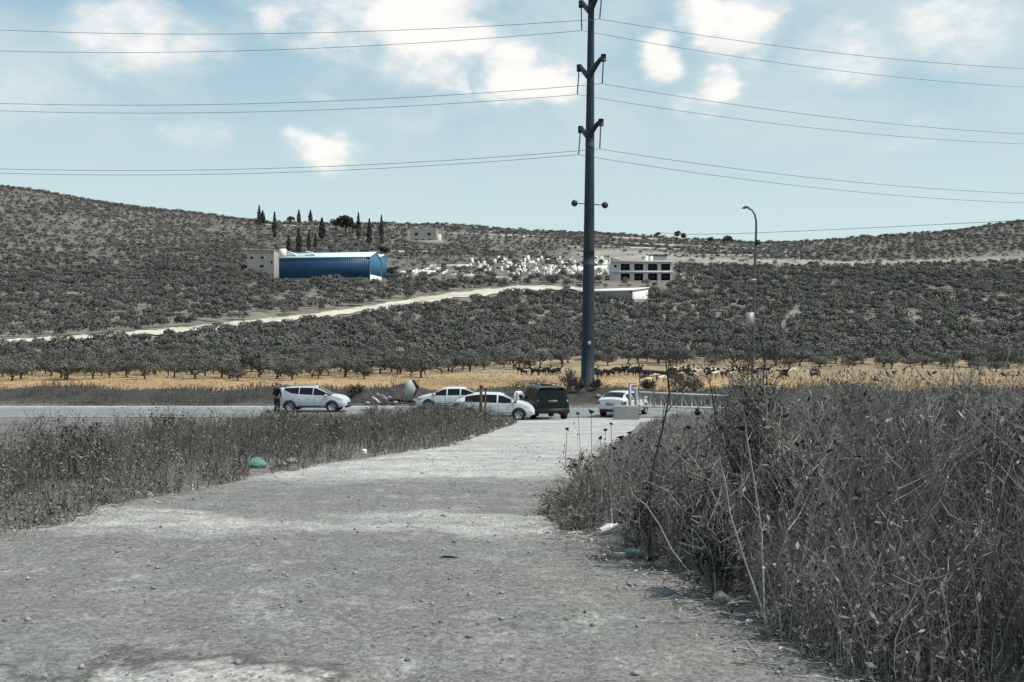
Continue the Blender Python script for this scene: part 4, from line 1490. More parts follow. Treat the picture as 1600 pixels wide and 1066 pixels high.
# ------------------------------------------------------------------ vehicles
def vehicle(name, label, cat, paint, kind, loc, rz):
    root = empty(name, loc, rz, label, cat)
    # stations: x, zlow, zbelt, ztop, wlow, wbelt, wtop   (x forward)
    if kind == 'suv':
        S = [(-2.18, .54, .86, .92, .70, .72, .66), (-2.14, .42, 1.06, 1.16, .82, .84, .76), (-2.06, .37, 1.16, 1.40, .88, .86, .68), (-1.66, .35, 1.40, 1.53, .91, .84, .64), (-1.22, .33, 1.19, 1.585, .92, .89, .63),
             (-.75, .32, 1.14, 1.62, .92, .90, .63), (-.70, .32, 1.135, 1.62, .92, .90, .63), (.12, .31, 1.09, 1.61, .92, .90, .62), (.17, .31, 1.085, 1.605, .92, .90, .62), (.34, .31, 1.08, 1.57, .92, .90, .61),
             (1.28, .31, 1.05, 1.09, .92, .89, .74), (1.52, .32, 1.01, 1.07, .92, .88, .72), (1.86, .34, .92, 1.00, .91, .84, .66), (2.08, .37, .76, .87, .86, .79, .60), (2.20, .44, .62, .70, .72, .68, .55)]
        glass_iv = {3, 4, 6, 8, 9}
        rearw = {1, 2}
        ws = {9}
        wb, wr, L2, wh = (-1.30, 1.34), .35, .92, 1.65
        pil = {5, 7}
    elif kind == 'sedan':
        S = [(-2.27, .45, .72, .78, .66, .68, .60), (-2.22, .34, .96, 1.00, .80, .80, .66), (-1.95, .29, 1.00, 1.05, .87, .85, .70), (-1.70, .27, .99, 1.07, .88, .86, .70), (-1.05, .25, .96, 1.38, .89, .87, .60),
             (-.75, .25, .95, 1.43, .89, .87, .60), (-.67, .25, .95, 1.435, .89, .87, .60), (.12, .24, .93, 1.425, .89, .87, .60), (.20, .24, .93, 1.42, .89, .87, .60), (.48, .24, .92, 1.37, .89, .87, .59),
             (1.18, .24, .93, .99, .89, .86, .70), (1.45, .25, .91, .96, .89, .85, .68), (1.88, .27, .80, .86, .87, .80, .60), (2.14, .30, .66, .74, .82, .74, .55), (2.26, .36, .54, .60, .68, .62, .50)]
        glass_iv = {3, 4, 6, 8, 9}
        rearw = {3}
        ws = {9}
        wb, wr, L2, wh = (-1.32, 1.36), .325, .89, 1.43
        pil = {5, 7}
    elif kind == 'hatch':
        S = [(-2.13, .45, .74, .80, .68, .70, .62), (-2.08, .34, .97, 1.03, .80, .80, .68), (-1.85, .29, 1.02, 1.16, .86, .86, .66), (-1.55, .27, 1.01, 1.32, .88, .87, .62), (-1.15, .26, .99, 1.41, .89, .88, .61),
             (-.72, .25, .97, 1.46, .89, .88, .61), (-.64, .25, .97, 1.465, .89, .88, .61), (.14, .25, .95, 1.44, .89, .88, .60), (.22, .25, .95, 1.43, .89, .88, .60), (.50, .25, .94, 1.37, .89, .88, .59),
             (1.20, .25, .95, 1.01, .89, .86, .70), (1.45, .26, .92, .98, .89, .85, .68), (1.84, .28, .80, .87, .87, .80, .60), (2.04, .31, .66, .74, .82, .74, .55), (2.14, .36, .54, .60, .68, .62, .50)]
        glass_iv = {3, 4, 6, 8, 9}
        rearw = {2, 3}
        ws = {9}
        wb, wr, L2, wh = (-1.28, 1.32), .325, .89, 1.46
        pil = {5, 7}
    else:   # boxy off-roader
        S = [(-2.30, .55, .95, 1.05, .80, .82, .71), (-2.27, .46, 1.10, 1.62, .88, .88, .71), (-2.18, .44, 1.12, 1.82, .93, .91, .72), (-1.75, .43, 1.12, 1.86, .94, .92, .72), (-1.62, .43, 1.12, 1.865, .94, .92, .72),
             (-.90, .42, 1.11, 1.87, .94, .92, .72), (-.80, .42, 1.11, 1.87, .94, .92, .72), (.10, .42, 1.10, 1.86, .94, .92, .72), (.20, .42, 1.10, 1.855, .94, .92, .72), (.55, .42, 1.10, 1.80, .94, .92, .71),
             (1.05, .42, 1.12, 1.20, .94, .91, .80), (1.40, .43, 1.12, 1.18, .94, .90, .78), (1.90, .44, 1.08, 1.14, .93, .87, .74), (2.22, .46, .98, 1.04, .88, .82, .68), (2.32, .52, .80, .86, .76, .70, .60)]
        glass_iv = {2, 4, 6, 8, 9}
        rearw = {1}
        ws = {9}
        wb, wr, L2, wh = (-1.42, 1.40), .39, .94, 1.87
        pil = {3, 5, 7}
    rings = []
    for x, zl, zb, zt, wl, wbt, wt in S:
        hgt = zt - zb
        half = [(0, zl), (wl * .93, zl), (wl, zl + .10), (wl + .005, (zl + zb) / 2 + .04), (wbt, zb), (wbt + (wt - wbt) * .84, zb + hgt * .84), (wt - .03, zt - .012), (wt * .55, zt + .018), (0, zt + .028)]
        ring = [(x, y, z) for y, z in half] + [(x, -y, z) for y, z in half[-2:0:-1]]
        rings.append(ring)
    rg = np.array(rings)          # (n, 16, 3)
    n, m_ = rg.shape[:2]
    body, side, scr, back = [], [], [], []
    for i in range(n - 1):
        for r in range(m_):
            r2 = (r + 1) % m_
            f = (i * m_ + r, (i + 1) * m_ + r, (i + 1) * m_ + r2, i * m_ + r2)
            rr = r if r < 8 else 15 - r       # mirror
            if rr == 4 and i in glass_iv:
                side.append((f, i))
            elif rr in (6, 7) and i in ws:
                scr.append((f, i))
            elif rr in (6, 7) and i in rearw:
                back.append((f, i))
            else:
                body.append(f)
    V = rg.reshape(-1, 3)
    caps = []
    Vc = list(V)
    for i, fl in ((0, True), (n - 1, False)):
        c = rg[i].mean(0)
        c[0] += -.03 if fl else .03
        Vc.append(c)
        ci = len(Vc) - 1
        for r in range(m_):
            a, b = i * m_ + r, i * m_ + (r + 1) % m_
            caps.append((ci, a, b) if fl else (ci, b, a))
    bo = np_obj('body', np.array(Vc), [np.array(body), np.array(caps)], paint, root, smooth=True)
    md = bo.modifiers.new('edge', 'EDGE_SPLIT')
    md.split_angle = R(38)

    def part(nm, fl, mm, off=.0):
        if not fl:
            return None
        idx = sorted({k for f, _ in fl for k in f})
        mp = {k: j for j, k in enumerate(idx)}
        return np_obj(nm, V[idx], np.array([[mp[k] for k in f] for f, _ in fl]), mm, root, smooth=True)
    for s_ in (0, 1):
        fl = [f for f in side if (V[f[0][0]][1] > 0) == (s_ == 0)]
        for i in sorted({k for _, k in fl}):
            if i == 3 and kind in ('suv', 'hatch', 'sedan') and 4 in glass_iv:
                continue
            grp = {i} | ({3} if i == 4 and 3 in glass_iv else set())
            part('side_window', [f for f in fl if f[1] in grp], M['glass'])
    part('windscreen', scr, M['glass'])
    part('rear_window', back, M['glass'])
    # wheels + arches
    for wx in wb:
        for sy in (-1, 1):
            yo = sy * (L2 + .008)
            tg = Geo()
            tg.tube([(wx, yo - sy * .22, wr), (wx, yo - sy * .20, wr), (wx, yo, wr), (wx, yo + sy * .012, wr)], [wr * .8, wr, wr, wr * .86], 24)
            w = tg.build('wheel', M['rubber'], root)
            rg_ = Geo()
            rg_.tube([(wx, yo + sy * .012, wr), (wx, yo + sy * .02, wr)], [wr * .64, wr * .62], 20)
            rim = rg_.build('rim', M['rim'], w)
            sg = Geo()
            for k in range(5):
                a = k * 2 * math.pi / 5 + .3
                c_, s_ = math.cos(a + .63), math.sin(a + .63)
                sg.box((wx + c_ * wr * .38, yo + sy * .022, wr + s_ * wr * .38), (wr * .3, .006, wr * .13), M=Matrix.Rotation(-(a + .63), 3, 'Y'))
            # dark gaps between spokes belong to the wheel, kept as one mesh
            sg.build('wheel_gap', M['blackp'], w)
            # arch: dark lip, half ring
            ag = Geo()
            R1, R2 = wr * 1.02, wr * 1.22
            K = 14
            P = []
            for k in range(K + 1):
                a = math.pi * (-.06 + 1.12 * k / K)
                for rr in (R1, R2):
                    for yy in (yo - sy * .30, yo + sy * .002):
                        P.append((wx + rr * math.cos(a), yy, wr + rr * math.sin(a)))
            q = []
            for k in range(K):
                b, c = k * 4, (k + 1) * 4
                q += [(b + 1, c + 1, c + 3, b + 3), (b, c, c + 1, b + 1), (b + 2, b + 3, c + 3, c + 2)]
            ag.add(P, q)
            ag.build('wheel_arch', M['blackp'], root)
    xr, xf = S[0][0], S[-1][0]
    if kind == 'boxy':
        Geo().box((xr - .02, 0, .60), (.16, 1.82, .24)).build('rear_bumper', M['blackp'], root)
        Geo().box((xf - .05, 0, .62), (.16, 1.7, .24)).build('front_bumper', M['blackp'], root)
        for sy in (-1, 1):
            Geo().box((xr + .04, sy * .80, 1.02), (.06, .15, .34)).build('taillight', M['redlamp'], root)
            Geo().tube([(-1.75, sy * .62, 1.90), (-1.7, sy * .62, 1.97), (.35, sy * .62, 1.97), (.4, sy * .62, 1.88)], .02, 6).build('roof_rail', M['blackp'], root)
            Geo().box((.85, sy * 1.04, 1.22), (.14, .2, .18)).build('side_mirror', M['blackp'], root)
        rw = Geo()
        rw.add([(xr - .005, -.68, 1.20), (xr - .005, .68, 1.20), (xr + .055, .64, 1.66), (xr + .055, -.64, 1.66)], [(0, 3, 2, 1)])
        rw.build('tailgate_window', M['glass'], root)
        g = Geo().box((xr - .01, 0, 1.11), (.05, .52, .12))
        g.build('number_plate', M['plate'], root)
        Geo().box((xr + .12, 0, 1.80), (.22, 1.3, .04)).build('roof_spoiler', M['dark_paint'], root)
        Geo().box((xr - .0, .5, 1.25), (.04, .26, .03)).build('door_handle', M['blackp'], root)
        Geo().box((-.8, .0, 1.93), (.5, .5, .06)).build('roof_hatch', M['blackp'], root)
        for sy in (-1, 1):
            Geo().box((xf - .10, sy * .66, .90), (.08, .26, .16)).build('headlight', M['headlamp'], root)
    else:
        hz = {'suv': .80, 'sedan': .68, 'hatch': .69}[kind]
        for sy in (-1, 1):
            g = Geo()
            x1 = xf - .20
            g.add([(x1 - .32, sy * (L2 - .045), hz + .12), (x1 - .02, sy * (L2 - .10), hz + .06), (x1 + .14, sy * (L2 - .30), hz - .01), (x1 + .14, sy * (L2 - .28), hz - .10), (x1 - .02, sy * (L2 - .06), hz - .06), (x1 - .28, sy * (L2 - .0), hz + .03)],
                  [(0, 1, 4, 5), (1, 2, 3, 4)])
            g.build('headlight', M['headlamp'], root)
            zt = .98 if kind == 'suv' else .86
            g = Geo()
            g.add([(xr + .30, sy * (L2 + .005), zt + .04), (xr + .10, sy * (L2 - .03), zt + .09), (xr - .015, sy * (L2 - .22), zt + .06), (xr - .02, sy * (L2 - .20), zt - .10), (xr + .08, sy * (L2 - .0), zt - .10), (xr + .28, sy * (L2 + .012), zt - .04)],
                  [(0, 1, 4, 5), (1, 2, 3, 4)])
            g.build('taillight', M['redlamp'], root)
            zb = .97 if kind == 'suv' else .92
            g = Geo().tube([(1.02, sy * .86, zb + .02), (.98, sy * 1.0, zb + .08)], [.03, .03], 6)
            g.tube([(.98, sy * .92, zb + .09), (.98, sy * .96, zb + .1), (.98, sy * 1.08, zb + .1), (.98, sy * 1.11, zb + .09)], [.05, .09, .085, .04], 8)
            g.build('side_mirror', paint, root, smooth=True)
            for hx in (-.02, -1.0):
                Geo().box((hx - .08, sy * (L2 + .012), .84 if kind != 'suv' else .90), (.17, .02, .03)).build('door_handle', paint, root)
            # door seams
            g = Geo()
            for sx in (-.70, .23, 1.02):
                g.box((sx, sy * (L2 + .003), .62), (.012, .012, .62))
            g.box((.16, sy * (L2 + .004), .42), (1.7, .014, .03))
            g.build('door_trim', M['blackp'], root)
        zl = S[6][1]
        g = Geo().box((0, 0, zl + .02), (2.0, 1.80 if kind != 'suv' else 1.86, .09))
        g.build('sill', M['blackp'], root)
        g = Geo().box((xf - .03, 0, .36), (.14, 1.2, .14))
        g.box((xf - .0, 0, .55), (.10, .8, .10))
        g.build('grille', M['blackp'], root)
        g = Geo().box((xr - .0, 0, .40), (.14, 1.3, .16))
        g.build('rear_bumper_trim', M['blackp'], root)
        Geo().box((xr - .03, 0, .78), (.05, .5, .11)).build('number_plate', M['plate'], root)
        Geo().box((xf + .035, 0, .46), (.02, .5, .11)).build('number_plate', M['plate'], root)
        if kind == 'suv':
            for sy in (-1, 1):
                Geo().tube([(-1.5, sy * .57, 1.55), (-1.4, sy * .57, 1.64), (.1, sy * .57, 1.66), (.25, sy * .57, 1.60)], .018, 6).build('roof_rail', M['galvl'], root)
            Geo().box((-1.98, 0, 1.47), (.34, 1.18, .05)).build('roof_spoiler', paint, root)
    return root


def road_at(x, y):
    return float(gravel_surface(x, y)) if y < 56 else float(H0(x, y)) + .01


def place_vehicles():
    y = 60.6
    vehicle('silver_suv', 'silver-white SUV facing right on the road beside the person in dark clothes', 'car', M['silver_paint'], 'suv', (U(490.5, y), y, road_at(U(490, y), y) - .0), R(-2))
    y = 65.4
    o = vehicle('white_sedan', 'white sedan facing left on the far side of the road', 'car', M['white_paint'], 'sedan', (U(706, 64), 63.0, road_at(U(706, 64), 63.0)), R(180 - 3))
    y = 51.6
    vehicle('white_hatchback', 'white car facing right with rusty posts in front of its doors', 'car', M['white_paint'], 'hatch', (U(774, y), y, road_at(U(774, y), y)), R(-4))
    y = 53.4
    vehicle('dark_offroader', 'boxy dark green off-road car seen from behind', 'car', M['dark_paint'], 'boxy', (U(847.5, y), y, road_at(U(847, y), y)), R(102))
    y = 57.4
    vehicle('white_hatchback', 'white car half hidden behind the concrete block and the lattice gate', 'car', M['white_paint'], 'hatch', (U(975, y), y, road_at(U(975, y), y)), R(62))


place_vehicles()

# ------------------------------------------------------------------ gate, block, sign, posts
def build_gate():
    A = np.array([U(989, 52), 52.0])
    B = np.array([U(1140, 58.5), 58.5])
    Lg = float(np.linalg.norm(B - A))
    ang = math.atan2(B[1] - A[1], B[0] - A[0])
    z0 = h(*A)
    root = empty('lattice_gate', (A[0], A[1], z0), ang, 'long grey lattice barrier gate standing open beside the road', 'gate')
    slope = (-4.35 - .0 - (-3.52 + .0)) / Lg * .72
    zb, zt = Zp(634.5, 52) - z0, Zp(612.5, 52) - z0

    def zz(x, b):
        return b + slope * x
    m = M['galvl']
    g = Geo()
    for w_ in (-.26, .26):
        g.box((w_, 0, (zt + .45) / 2 - .15), (.11, .13, zt + .75))
    g.box((0, 0, zt + .48), (.63, .11, .09))
    g.build('gate_post', m, root)
    g = Geo()
    g.box((0.02, -.09, zt + .24), (.40, .03, .36))
    s = g.build('sign_plate', mat('faded_white_sign', (.5, .47, .46), .6, .1, 8), root)
    Geo().box((0.02, -.108, zt + .34), (.38, .006, .12)).build('red_band', mat('faded_red', (.30, .08, .09), .6, .1, 8), s)
    Geo().tube([(.5, 0, zz(.5, zt)), (Lg, 0, zz(Lg, zt))], .06, 8).build('top_rail', m, root)
    Geo().tube([(.5, 0, zz(.5, zb)), (Lg, 0, zz(Lg, zb))], .07, 8).build('bottom_rail', m, root)
    n = 9
    step = (Lg - .6) / n
    for k in range(n + 1):
        x = .55 + k * step
        Geo().tube([(x, 0, zz(x, zb)), (x, 0, zz(x, zt))], .042, 6).build('upright', m, root)
        if k < n:
            Geo().tube([(x + .04, 0, zz(x, zt - .02)), (x + step * .55, 0, zz(x + step * .55, zb + .02))], .036, 6).build('diagonal', m, root)
    xw = Lg * .64
    gz = h(A[0] + math.cos(ang) * xw, A[1] + math.sin(ang) * xw) - z0
    Geo().tube([(xw, -.08, gz + .22), (xw, .08, gz + .22)], .22, 16).build('support_wheel', M['rubber'], root)
    Geo().box((xw, 0, (gz + .22 + zz(xw, zb)) / 2), (.07, .26, zz(xw, zb) - gz - .1)).build('wheel_bracket', M['blackp'], root)
    # counterweight block
    Y = 50.3
    x = U(978, Y)
    import bmesh
    bm = bmesh.new()
    bmesh.ops.create_cube(bm, size=1)
    for v in bm.verts:
        v.co = Vector((v.co.x * 1.32, v.co.y * .8, v.co.z * .82))
    bmesh.ops.bevel(bm, geom=bm.edges[:], offset=.035, segments=2, affect='EDGES')
    me = bpy.data.meshes.new('concrete_block')
    bm.to_mesh(me)
    bm.free()
    me.materials.append(M['concrete'])
    o = bpy.data.objects.new('concrete_block', me)
    COL.objects.link(o)
    o.location = (x, Y, h(x, Y) + .36)
    o.rotation_euler = (0, 0, R(-4))
    tag(o, 'pinkish grey concrete block in front of the half hidden white car', 'concrete block')
    # pale rag / plastic on rail
    # chevron sign
    Y = 65.3
    x = U(640, Y)
    z = h(x, Y)
    root = empty('chevron_sign', (x, Y, z), R(6), 'pale arrow-shaped road sign with a black chevron edge beside the soil heap', 'road sign')
    zc = Zp(607, Y) - z
    hh = .56
    pw = [(-.34, zc - hh), (.20, zc - hh), (.42, zc), (.16, zc + hh), (-.28, zc + hh)]
    Geo().prism(pw, 0, .04).build('panel', mat('faded_sign_white', (.38, .41, .40), .6, .06, 3), root)
    g = Geo()
    for pa in ([(.47, zc - .02), (.24, zc - hh), (.34, zc - hh), (.66, zc - .02)], [(.47, zc + .02), (.17, zc + hh), (.36, zc + hh), (.66, zc + .02)]):
        g.prism(pa, -.012, .045)
    g.prism([(.47, zc - .02), (.66, zc - .02), (.66, zc + .02), (.47, zc + .02)], -.012, .045)
    g.build('chevron', M['blackp'], root)
    g = Geo()
    for xx in (-.22, .08):
        g.box((xx, .075, (zc + .5) / 2 - .3), (.06, .06, zc + .9))
    g.build('post', M['galv'], root)
    # rusty posts
    for px, Yp, top, r_, lab in ((751, 43.5, 602, .06, 'thicker and taller rusty post in front of the white car doors'), (758, 43.9, 606, .035, 'thin rusty post just right of the thicker one')):
        x = U(px, Yp)
        z = h(x, Yp)
        g = Geo().box((0, 0, (Zp(top, Yp) - z) / 2 - .2), (r_ * 2, r_ * 1.6, Zp(top, Yp) - z + .4))
        g.box((0, 0, Zp(top, Yp) - z - .06), (r_ * 2.6, r_ * 2.2, .05))
        o = g.build('rusty_post', M['rust'])
        o.location = (x, Yp, z)
        o.rotation_euler = (0, R(.8), R(12))
        tag(o, lab, 'post')
    # soil heap with rubble
    rng = np.random.default_rng(4)
    Y = 67.4
    xs = np.linspace(-3.4, 3.6, 60)
    ys = np.linspace(-1.6, 1.8, 30)

    def hf(a, b):
        e = np.clip(1 - (a / 3.5) ** 2, 0, 1) * np.clip(1 - (b / 1.8) ** 2, 0, 1)
        return .62 * e ** .6 * (.85 + .25 * np.sin(a * 1.7 + 1) + .15 * np.sin(a * 4.1 + b * 2) + .08 * np.sin(a * 9 + b * 7)) - .12
    V, q = grid(xs, ys, hf)
    x0 = U(628, Y)
    V[:, 2] += H(V[:, 0] + x0, V[:, 1] + Y) - h(x0, Y)
    o = np_obj('soil_heap', V, q, M['soilm'], smooth=True)
    o.location = (x0, Y, h(x0, Y))
    tag(o, 'dark heap of soil and rubble beside the arrow sign', 'soil heap')
    for k, (px, py, s) in enumerate([(603, 616, .22), (609, 619, .18), (598, 612, .15), (590, 628, .2), (648, 626, .18), (617, 629, .2), (574, 634, .22)]):
        Yr = 65.2
        o = rock(rng, s, M['stone'])
        o.location = (U(px, Yr), Yr, max(Zp(py, Yr), h(U(px, Yr), Yr) + s * .3) if k > 3 else Zp(py, Yr))
        if k <= 3:
            o.location.z = h(U(px, Yr), Yr) + .35 + .1 * k
        o.location = (o.location.x, o.location.y, o.location.z)
        tag(o, 'grey rubble stone lying on the soil heap', 'stone', 'rubble on the soil heap')
    g = Geo().box((0, 0, 0), (.16, .55, .05), M=Matrix.Rotation(R(35), 3, 'Y'))
    g = Geo().tube([(-.26, 0, .2), (0, 0, .02), (.22, 0, -.18)], [.05, .07, .05], 6)
    o = g.build('plastic_pipe', M['whitew'], smooth=True)
    o.location = (U(588, 64.7), 64.7, h(U(588, 64.7), 64.7) + .42)
    tag(o, 'short pale pipe sticking out at the left foot of the soil heap', 'pipe')


build_gate()

# ------------------------------------------------------------------ people
def person(loc, rz, label, shirt, trousers, hairm, skinm, cap=None, arm=0.0, hgt=1.75):
    root = empty('person', loc, rz, label, 'person')
    s = hgt / 1.75
    N = {'pel': (0, 0, .95, .13, .10), 'wst': (0, .01, 1.10, .12, .09), 'chs': (0, .0, 1.30, .155, .10), 'shl': (0, .01, 1.44, .09, .07), 'nck': (0, .0, 1.50, .052), 'hd0': (0, -.01, 1.575, .068, .075), 'hd1': (0, -.015, 1.66, .078, .09), 'hd2': (0, -.01, 1.73, .055, .065)}
    E = [('pel', 'wst'), ('wst', 'chs'), ('chs', 'shl'), ('shl', 'nck'), ('nck', 'hd0'), ('hd0', 'hd1'), ('hd1', 'hd2')]
    N['nose'] = (0, -.105, 1.63, .014)
    E.append(('hd1', 'nose'))
    for sd, sg in (('l', 1), ('r', -1)):
        f = arm if sg > 0 else arm * .4
        N['sh' + sd] = (sg * .19, .01, 1.42, .058)
        N['el' + sd] = (sg * (.26), .03 - f * .04, 1.14, .043)
        N['wr' + sd] = (sg * (.26 - f * .1), -.03 - f * .22, .90 + f * .18, .029)
        N['ha' + sd] = (sg * (.26 - f * .13), -.05 - f * .28, .84 + f * .2, .032, .018)
        E += [('shl', 'sh' + sd), ('sh' + sd, 'el' + sd), ('el' + sd, 'wr' + sd), ('wr' + sd, 'ha' + sd)]
        hx, hy, hz = N['ha' + sd][:3]
        for k in range(4):
            o1 = (k - 1.5) * .019
            ln = (.06, .075, .07, .055)[k]
            N['f%d%s' % (k, sd)] = (hx + .004 * sg, hy + o1, hz - ln * .6, .009)
            N['g%d%s' % (k, sd)] = (hx - .012 * sg, hy + o1, hz - ln * 1.25, .008)
            E += [('ha' + sd, 'f%d%s' % (k, sd)), ('f%d%s' % (k, sd), 'g%d%s' % (k, sd))]
        N['t' + sd] = (hx - .01 * sg, hy - .045, hz - .01, .010)
        N['u' + sd] = (hx - .02 * sg, hy - .055, hz - .045, .009)
        E += [('ha' + sd, 't' + sd), ('t' + sd, 'u' + sd)]
        N['hp' + sd] = (sg * .095, 0, .88, .092)
        N['kn' + sd] = (sg * .115, -.02, .50, .062)
        N['an' + sd] = (sg * .125, .02, .09, .042)
        N['hl' + sd] = (sg * .125, .03, .035, .036)
        N['to' + sd] = (sg * .145, -.15, .025, .03)
        E += [('pel', 'hp' + sd), ('hp' + sd, 'kn' + sd), ('kn' + sd, 'an' + sd), ('an' + sd, 'hl' + sd), ('hl' + sd, 'to' + sd)]
    skin('body', N, E, skinm, root, 2)

    def inflate(keys, edges_, add, m, nm):
        NN = {}
        for k in keys:
            v = N[k]
            NN[k] = tuple(v[:3]) + tuple(r_ + add for r_ in v[3:])
        return skin(nm, NN, edges_, m, root, 2)
    N2 = dict(N)
    inflate(['wst', 'pel', 'chs', 'shl', 'shl_'] if False else ['wst', 'pel', 'chs', 'shl', 'shl'] and ['wst', 'pel', 'chs', 'shl', 'shr', 'ell', 'elr'],
            [('wst', 'pel'), ('wst', 'chs'), ('chs', 'shl')], .02, shirt, 'shirt') if False else None
    # shirt: torso and sleeves; 'shl' is the collar node, 'sh'+'l' would collide, so use own keys
    T = {'w': (0, .01, 1.10, .145, .115), 'p': (0, 0, .93, .15, .12), 'c': (0, 0, 1.29, .175, .12), 'n': (0, .01, 1.44, .10, .085)}
    ET = [('w', 'p'), ('w', 'c'), ('c', 'n')]
    for sg in (1, -1):
        f = arm if sg > 0 else arm * .4
        k = 'a' if sg > 0 else 'b'
        T[k + '1'] = (sg * .19, .01, 1.415, .072)
        T[k + '2'] = (sg * .26, .03 - f * .04, 1.14, .058)
        T[k + '3'] = (sg * (.26 - f * .09), -.02 - f * .19, .94 + f * .16, .044)
        ET += [('n', k + '1'), (k + '1', k + '2'), (k + '2', k + '3')]
    skin('shirt', T, ET, shirt, root, 2)
    G = {'p': (0, 0, .97, .145, .115)}
    EG = []
    for sg in (1, -1):
        k = 'a' if sg > 0 else 'b'
        G[k + '1'] = (sg * .098, 0, .86, .11)
        G[k + '2'] = (sg * .116, -.02, .50, .08)
        G[k + '3'] = (sg * .126, .02, .10, .066)
        EG += [('p', k + '1'), (k + '1', k + '2'), (k + '2', k + '3')]
    skin('trousers', G, EG, trousers, root, 2)
    skin('hair', {'a': (0, .015, 1.66, .088, .09), 'b': (0, .02, 1.72, .085, .09), 'c': (0, .0, 1.765, .05)}, [('a', 'b'), ('b', 'c')], hairm, root, 2)
    if cap:
        skin('cap', {'a': (0, .0, 1.72, .10, .10), 'b': (0, .0, 1.79, .06)}, [('a', 'b')], cap, root, 2)
    for x in (-1, 1):
        g = Geo().box((x * .14, -.07, .035), (.09, .27, .07), taper=.85)
        g.build('shoe', M['blackp'], root)
        e = Geo().box((x * .03, -.098, 1.665), (.022, .012, .01))
        e.build('eye', M['blackp'], root)
    Geo().box((0, -.098, 1.60), (.05, .012, .01)).build('mouth', M['rust'], root)
    root.scale = (s, s, s)
    return root


sk = mat('skin_tone', (.30, .17, .12), .6, .05, 5)
black_cloth = mat('black_cloth', (.012, .012, .018), .95, .2, 8)
navy_cloth = mat('dark_trouser_cloth', (.014, .014, .020), .95, .2, 8)
white_cloth = mat('white_cloth', (.74, .78, .80), .95, .08, 8)
hair_b = mat('dark_hair', (.012, .010, .009), .7, .1, 8)
grey_cap = mat('white_cap', (.55, .55, .52), .9, .1, 8)
yy = 58.8
person((U(433, yy), yy, road_at(U(433, yy), yy)), R(158), 'person in dark clothes standing behind the silver SUV', black_cloth, navy_cloth, hair_b, sk, arm=.7, hgt=1.84)
yy = 57.0
person((U(810, yy), yy, road_at(U(810, yy), yy)), R(200), 'person in white shirt and cap between white car and dark off-road car', white_cloth, navy_cloth, hair_b, sk, cap=grey_cap, arm=.2, hgt=1.72)


# ------------------------------------------------------------------ goats
def goat_mesh(i, coat, headdown):
    rng = np.random.default_rng(i)
    N = {'bk': (-.38, 0, .62, .15, .15), 'md': (0, 0, .62, .17, .19), 'fr': (.34, 0, .66, .14, .17), 'nk': (.52, 0, .80 if not headdown else .60, .085)}
    E = [('bk', 'md'), ('md', 'fr'), ('fr', 'nk')]
    if headdown:
        N['hd'] = (.66, 0, .34, .075)
        N['mz'] = (.74, 0, .18, .045)
    else:
        N['hd'] = (.63, 0, .98, .075)
        N['mz'] = (.80, 0, .91, .045)
    E += [('nk', 'hd'), ('hd', 'mz')]
    for s_, k in ((1, 'a'), (-1, 'b')):
        N['e' + k] = (N['hd'][0] - .05, s_ * .12, N['hd'][2] - .01, .022)
        N['h' + k] = (N['hd'][0] - .14, s_ * .07, N['hd'][2] + .17, .014)
        E += [('hd', 'e' + k), ('hd', 'h' + k)]
        N['f1' + k] = (.32, s_ * .10, .45, .055)
        N['f2' + k] = (.33, s_ * .10, .26, .032)
        N['f3' + k] = (.32, s_ * .10, .03, .028)
        N['r1' + k] = (-.34, s_ * .11, .46, .075)
        N['r2' + k] = (-.47, s_ * .11, .25, .035)
        N['r3' + k] = (-.42, s_ * .11, .03, .028)
        E += [('fr', 'f1' + k), ('f1' + k, 'f2' + k), ('f2' + k, 'f3' + k), ('bk', 'r1' + k), ('r1' + k, 'r2' + k), ('r2' + k, 'r3' + k)]
    N['tl'] = (-.56, 0, .72, .03)
    E.append(('bk', 'tl'))
    # root must be first
    N = {'md': N['md'], **N}
    o = skin('goat', N, E, coat, None, 1)
    return o


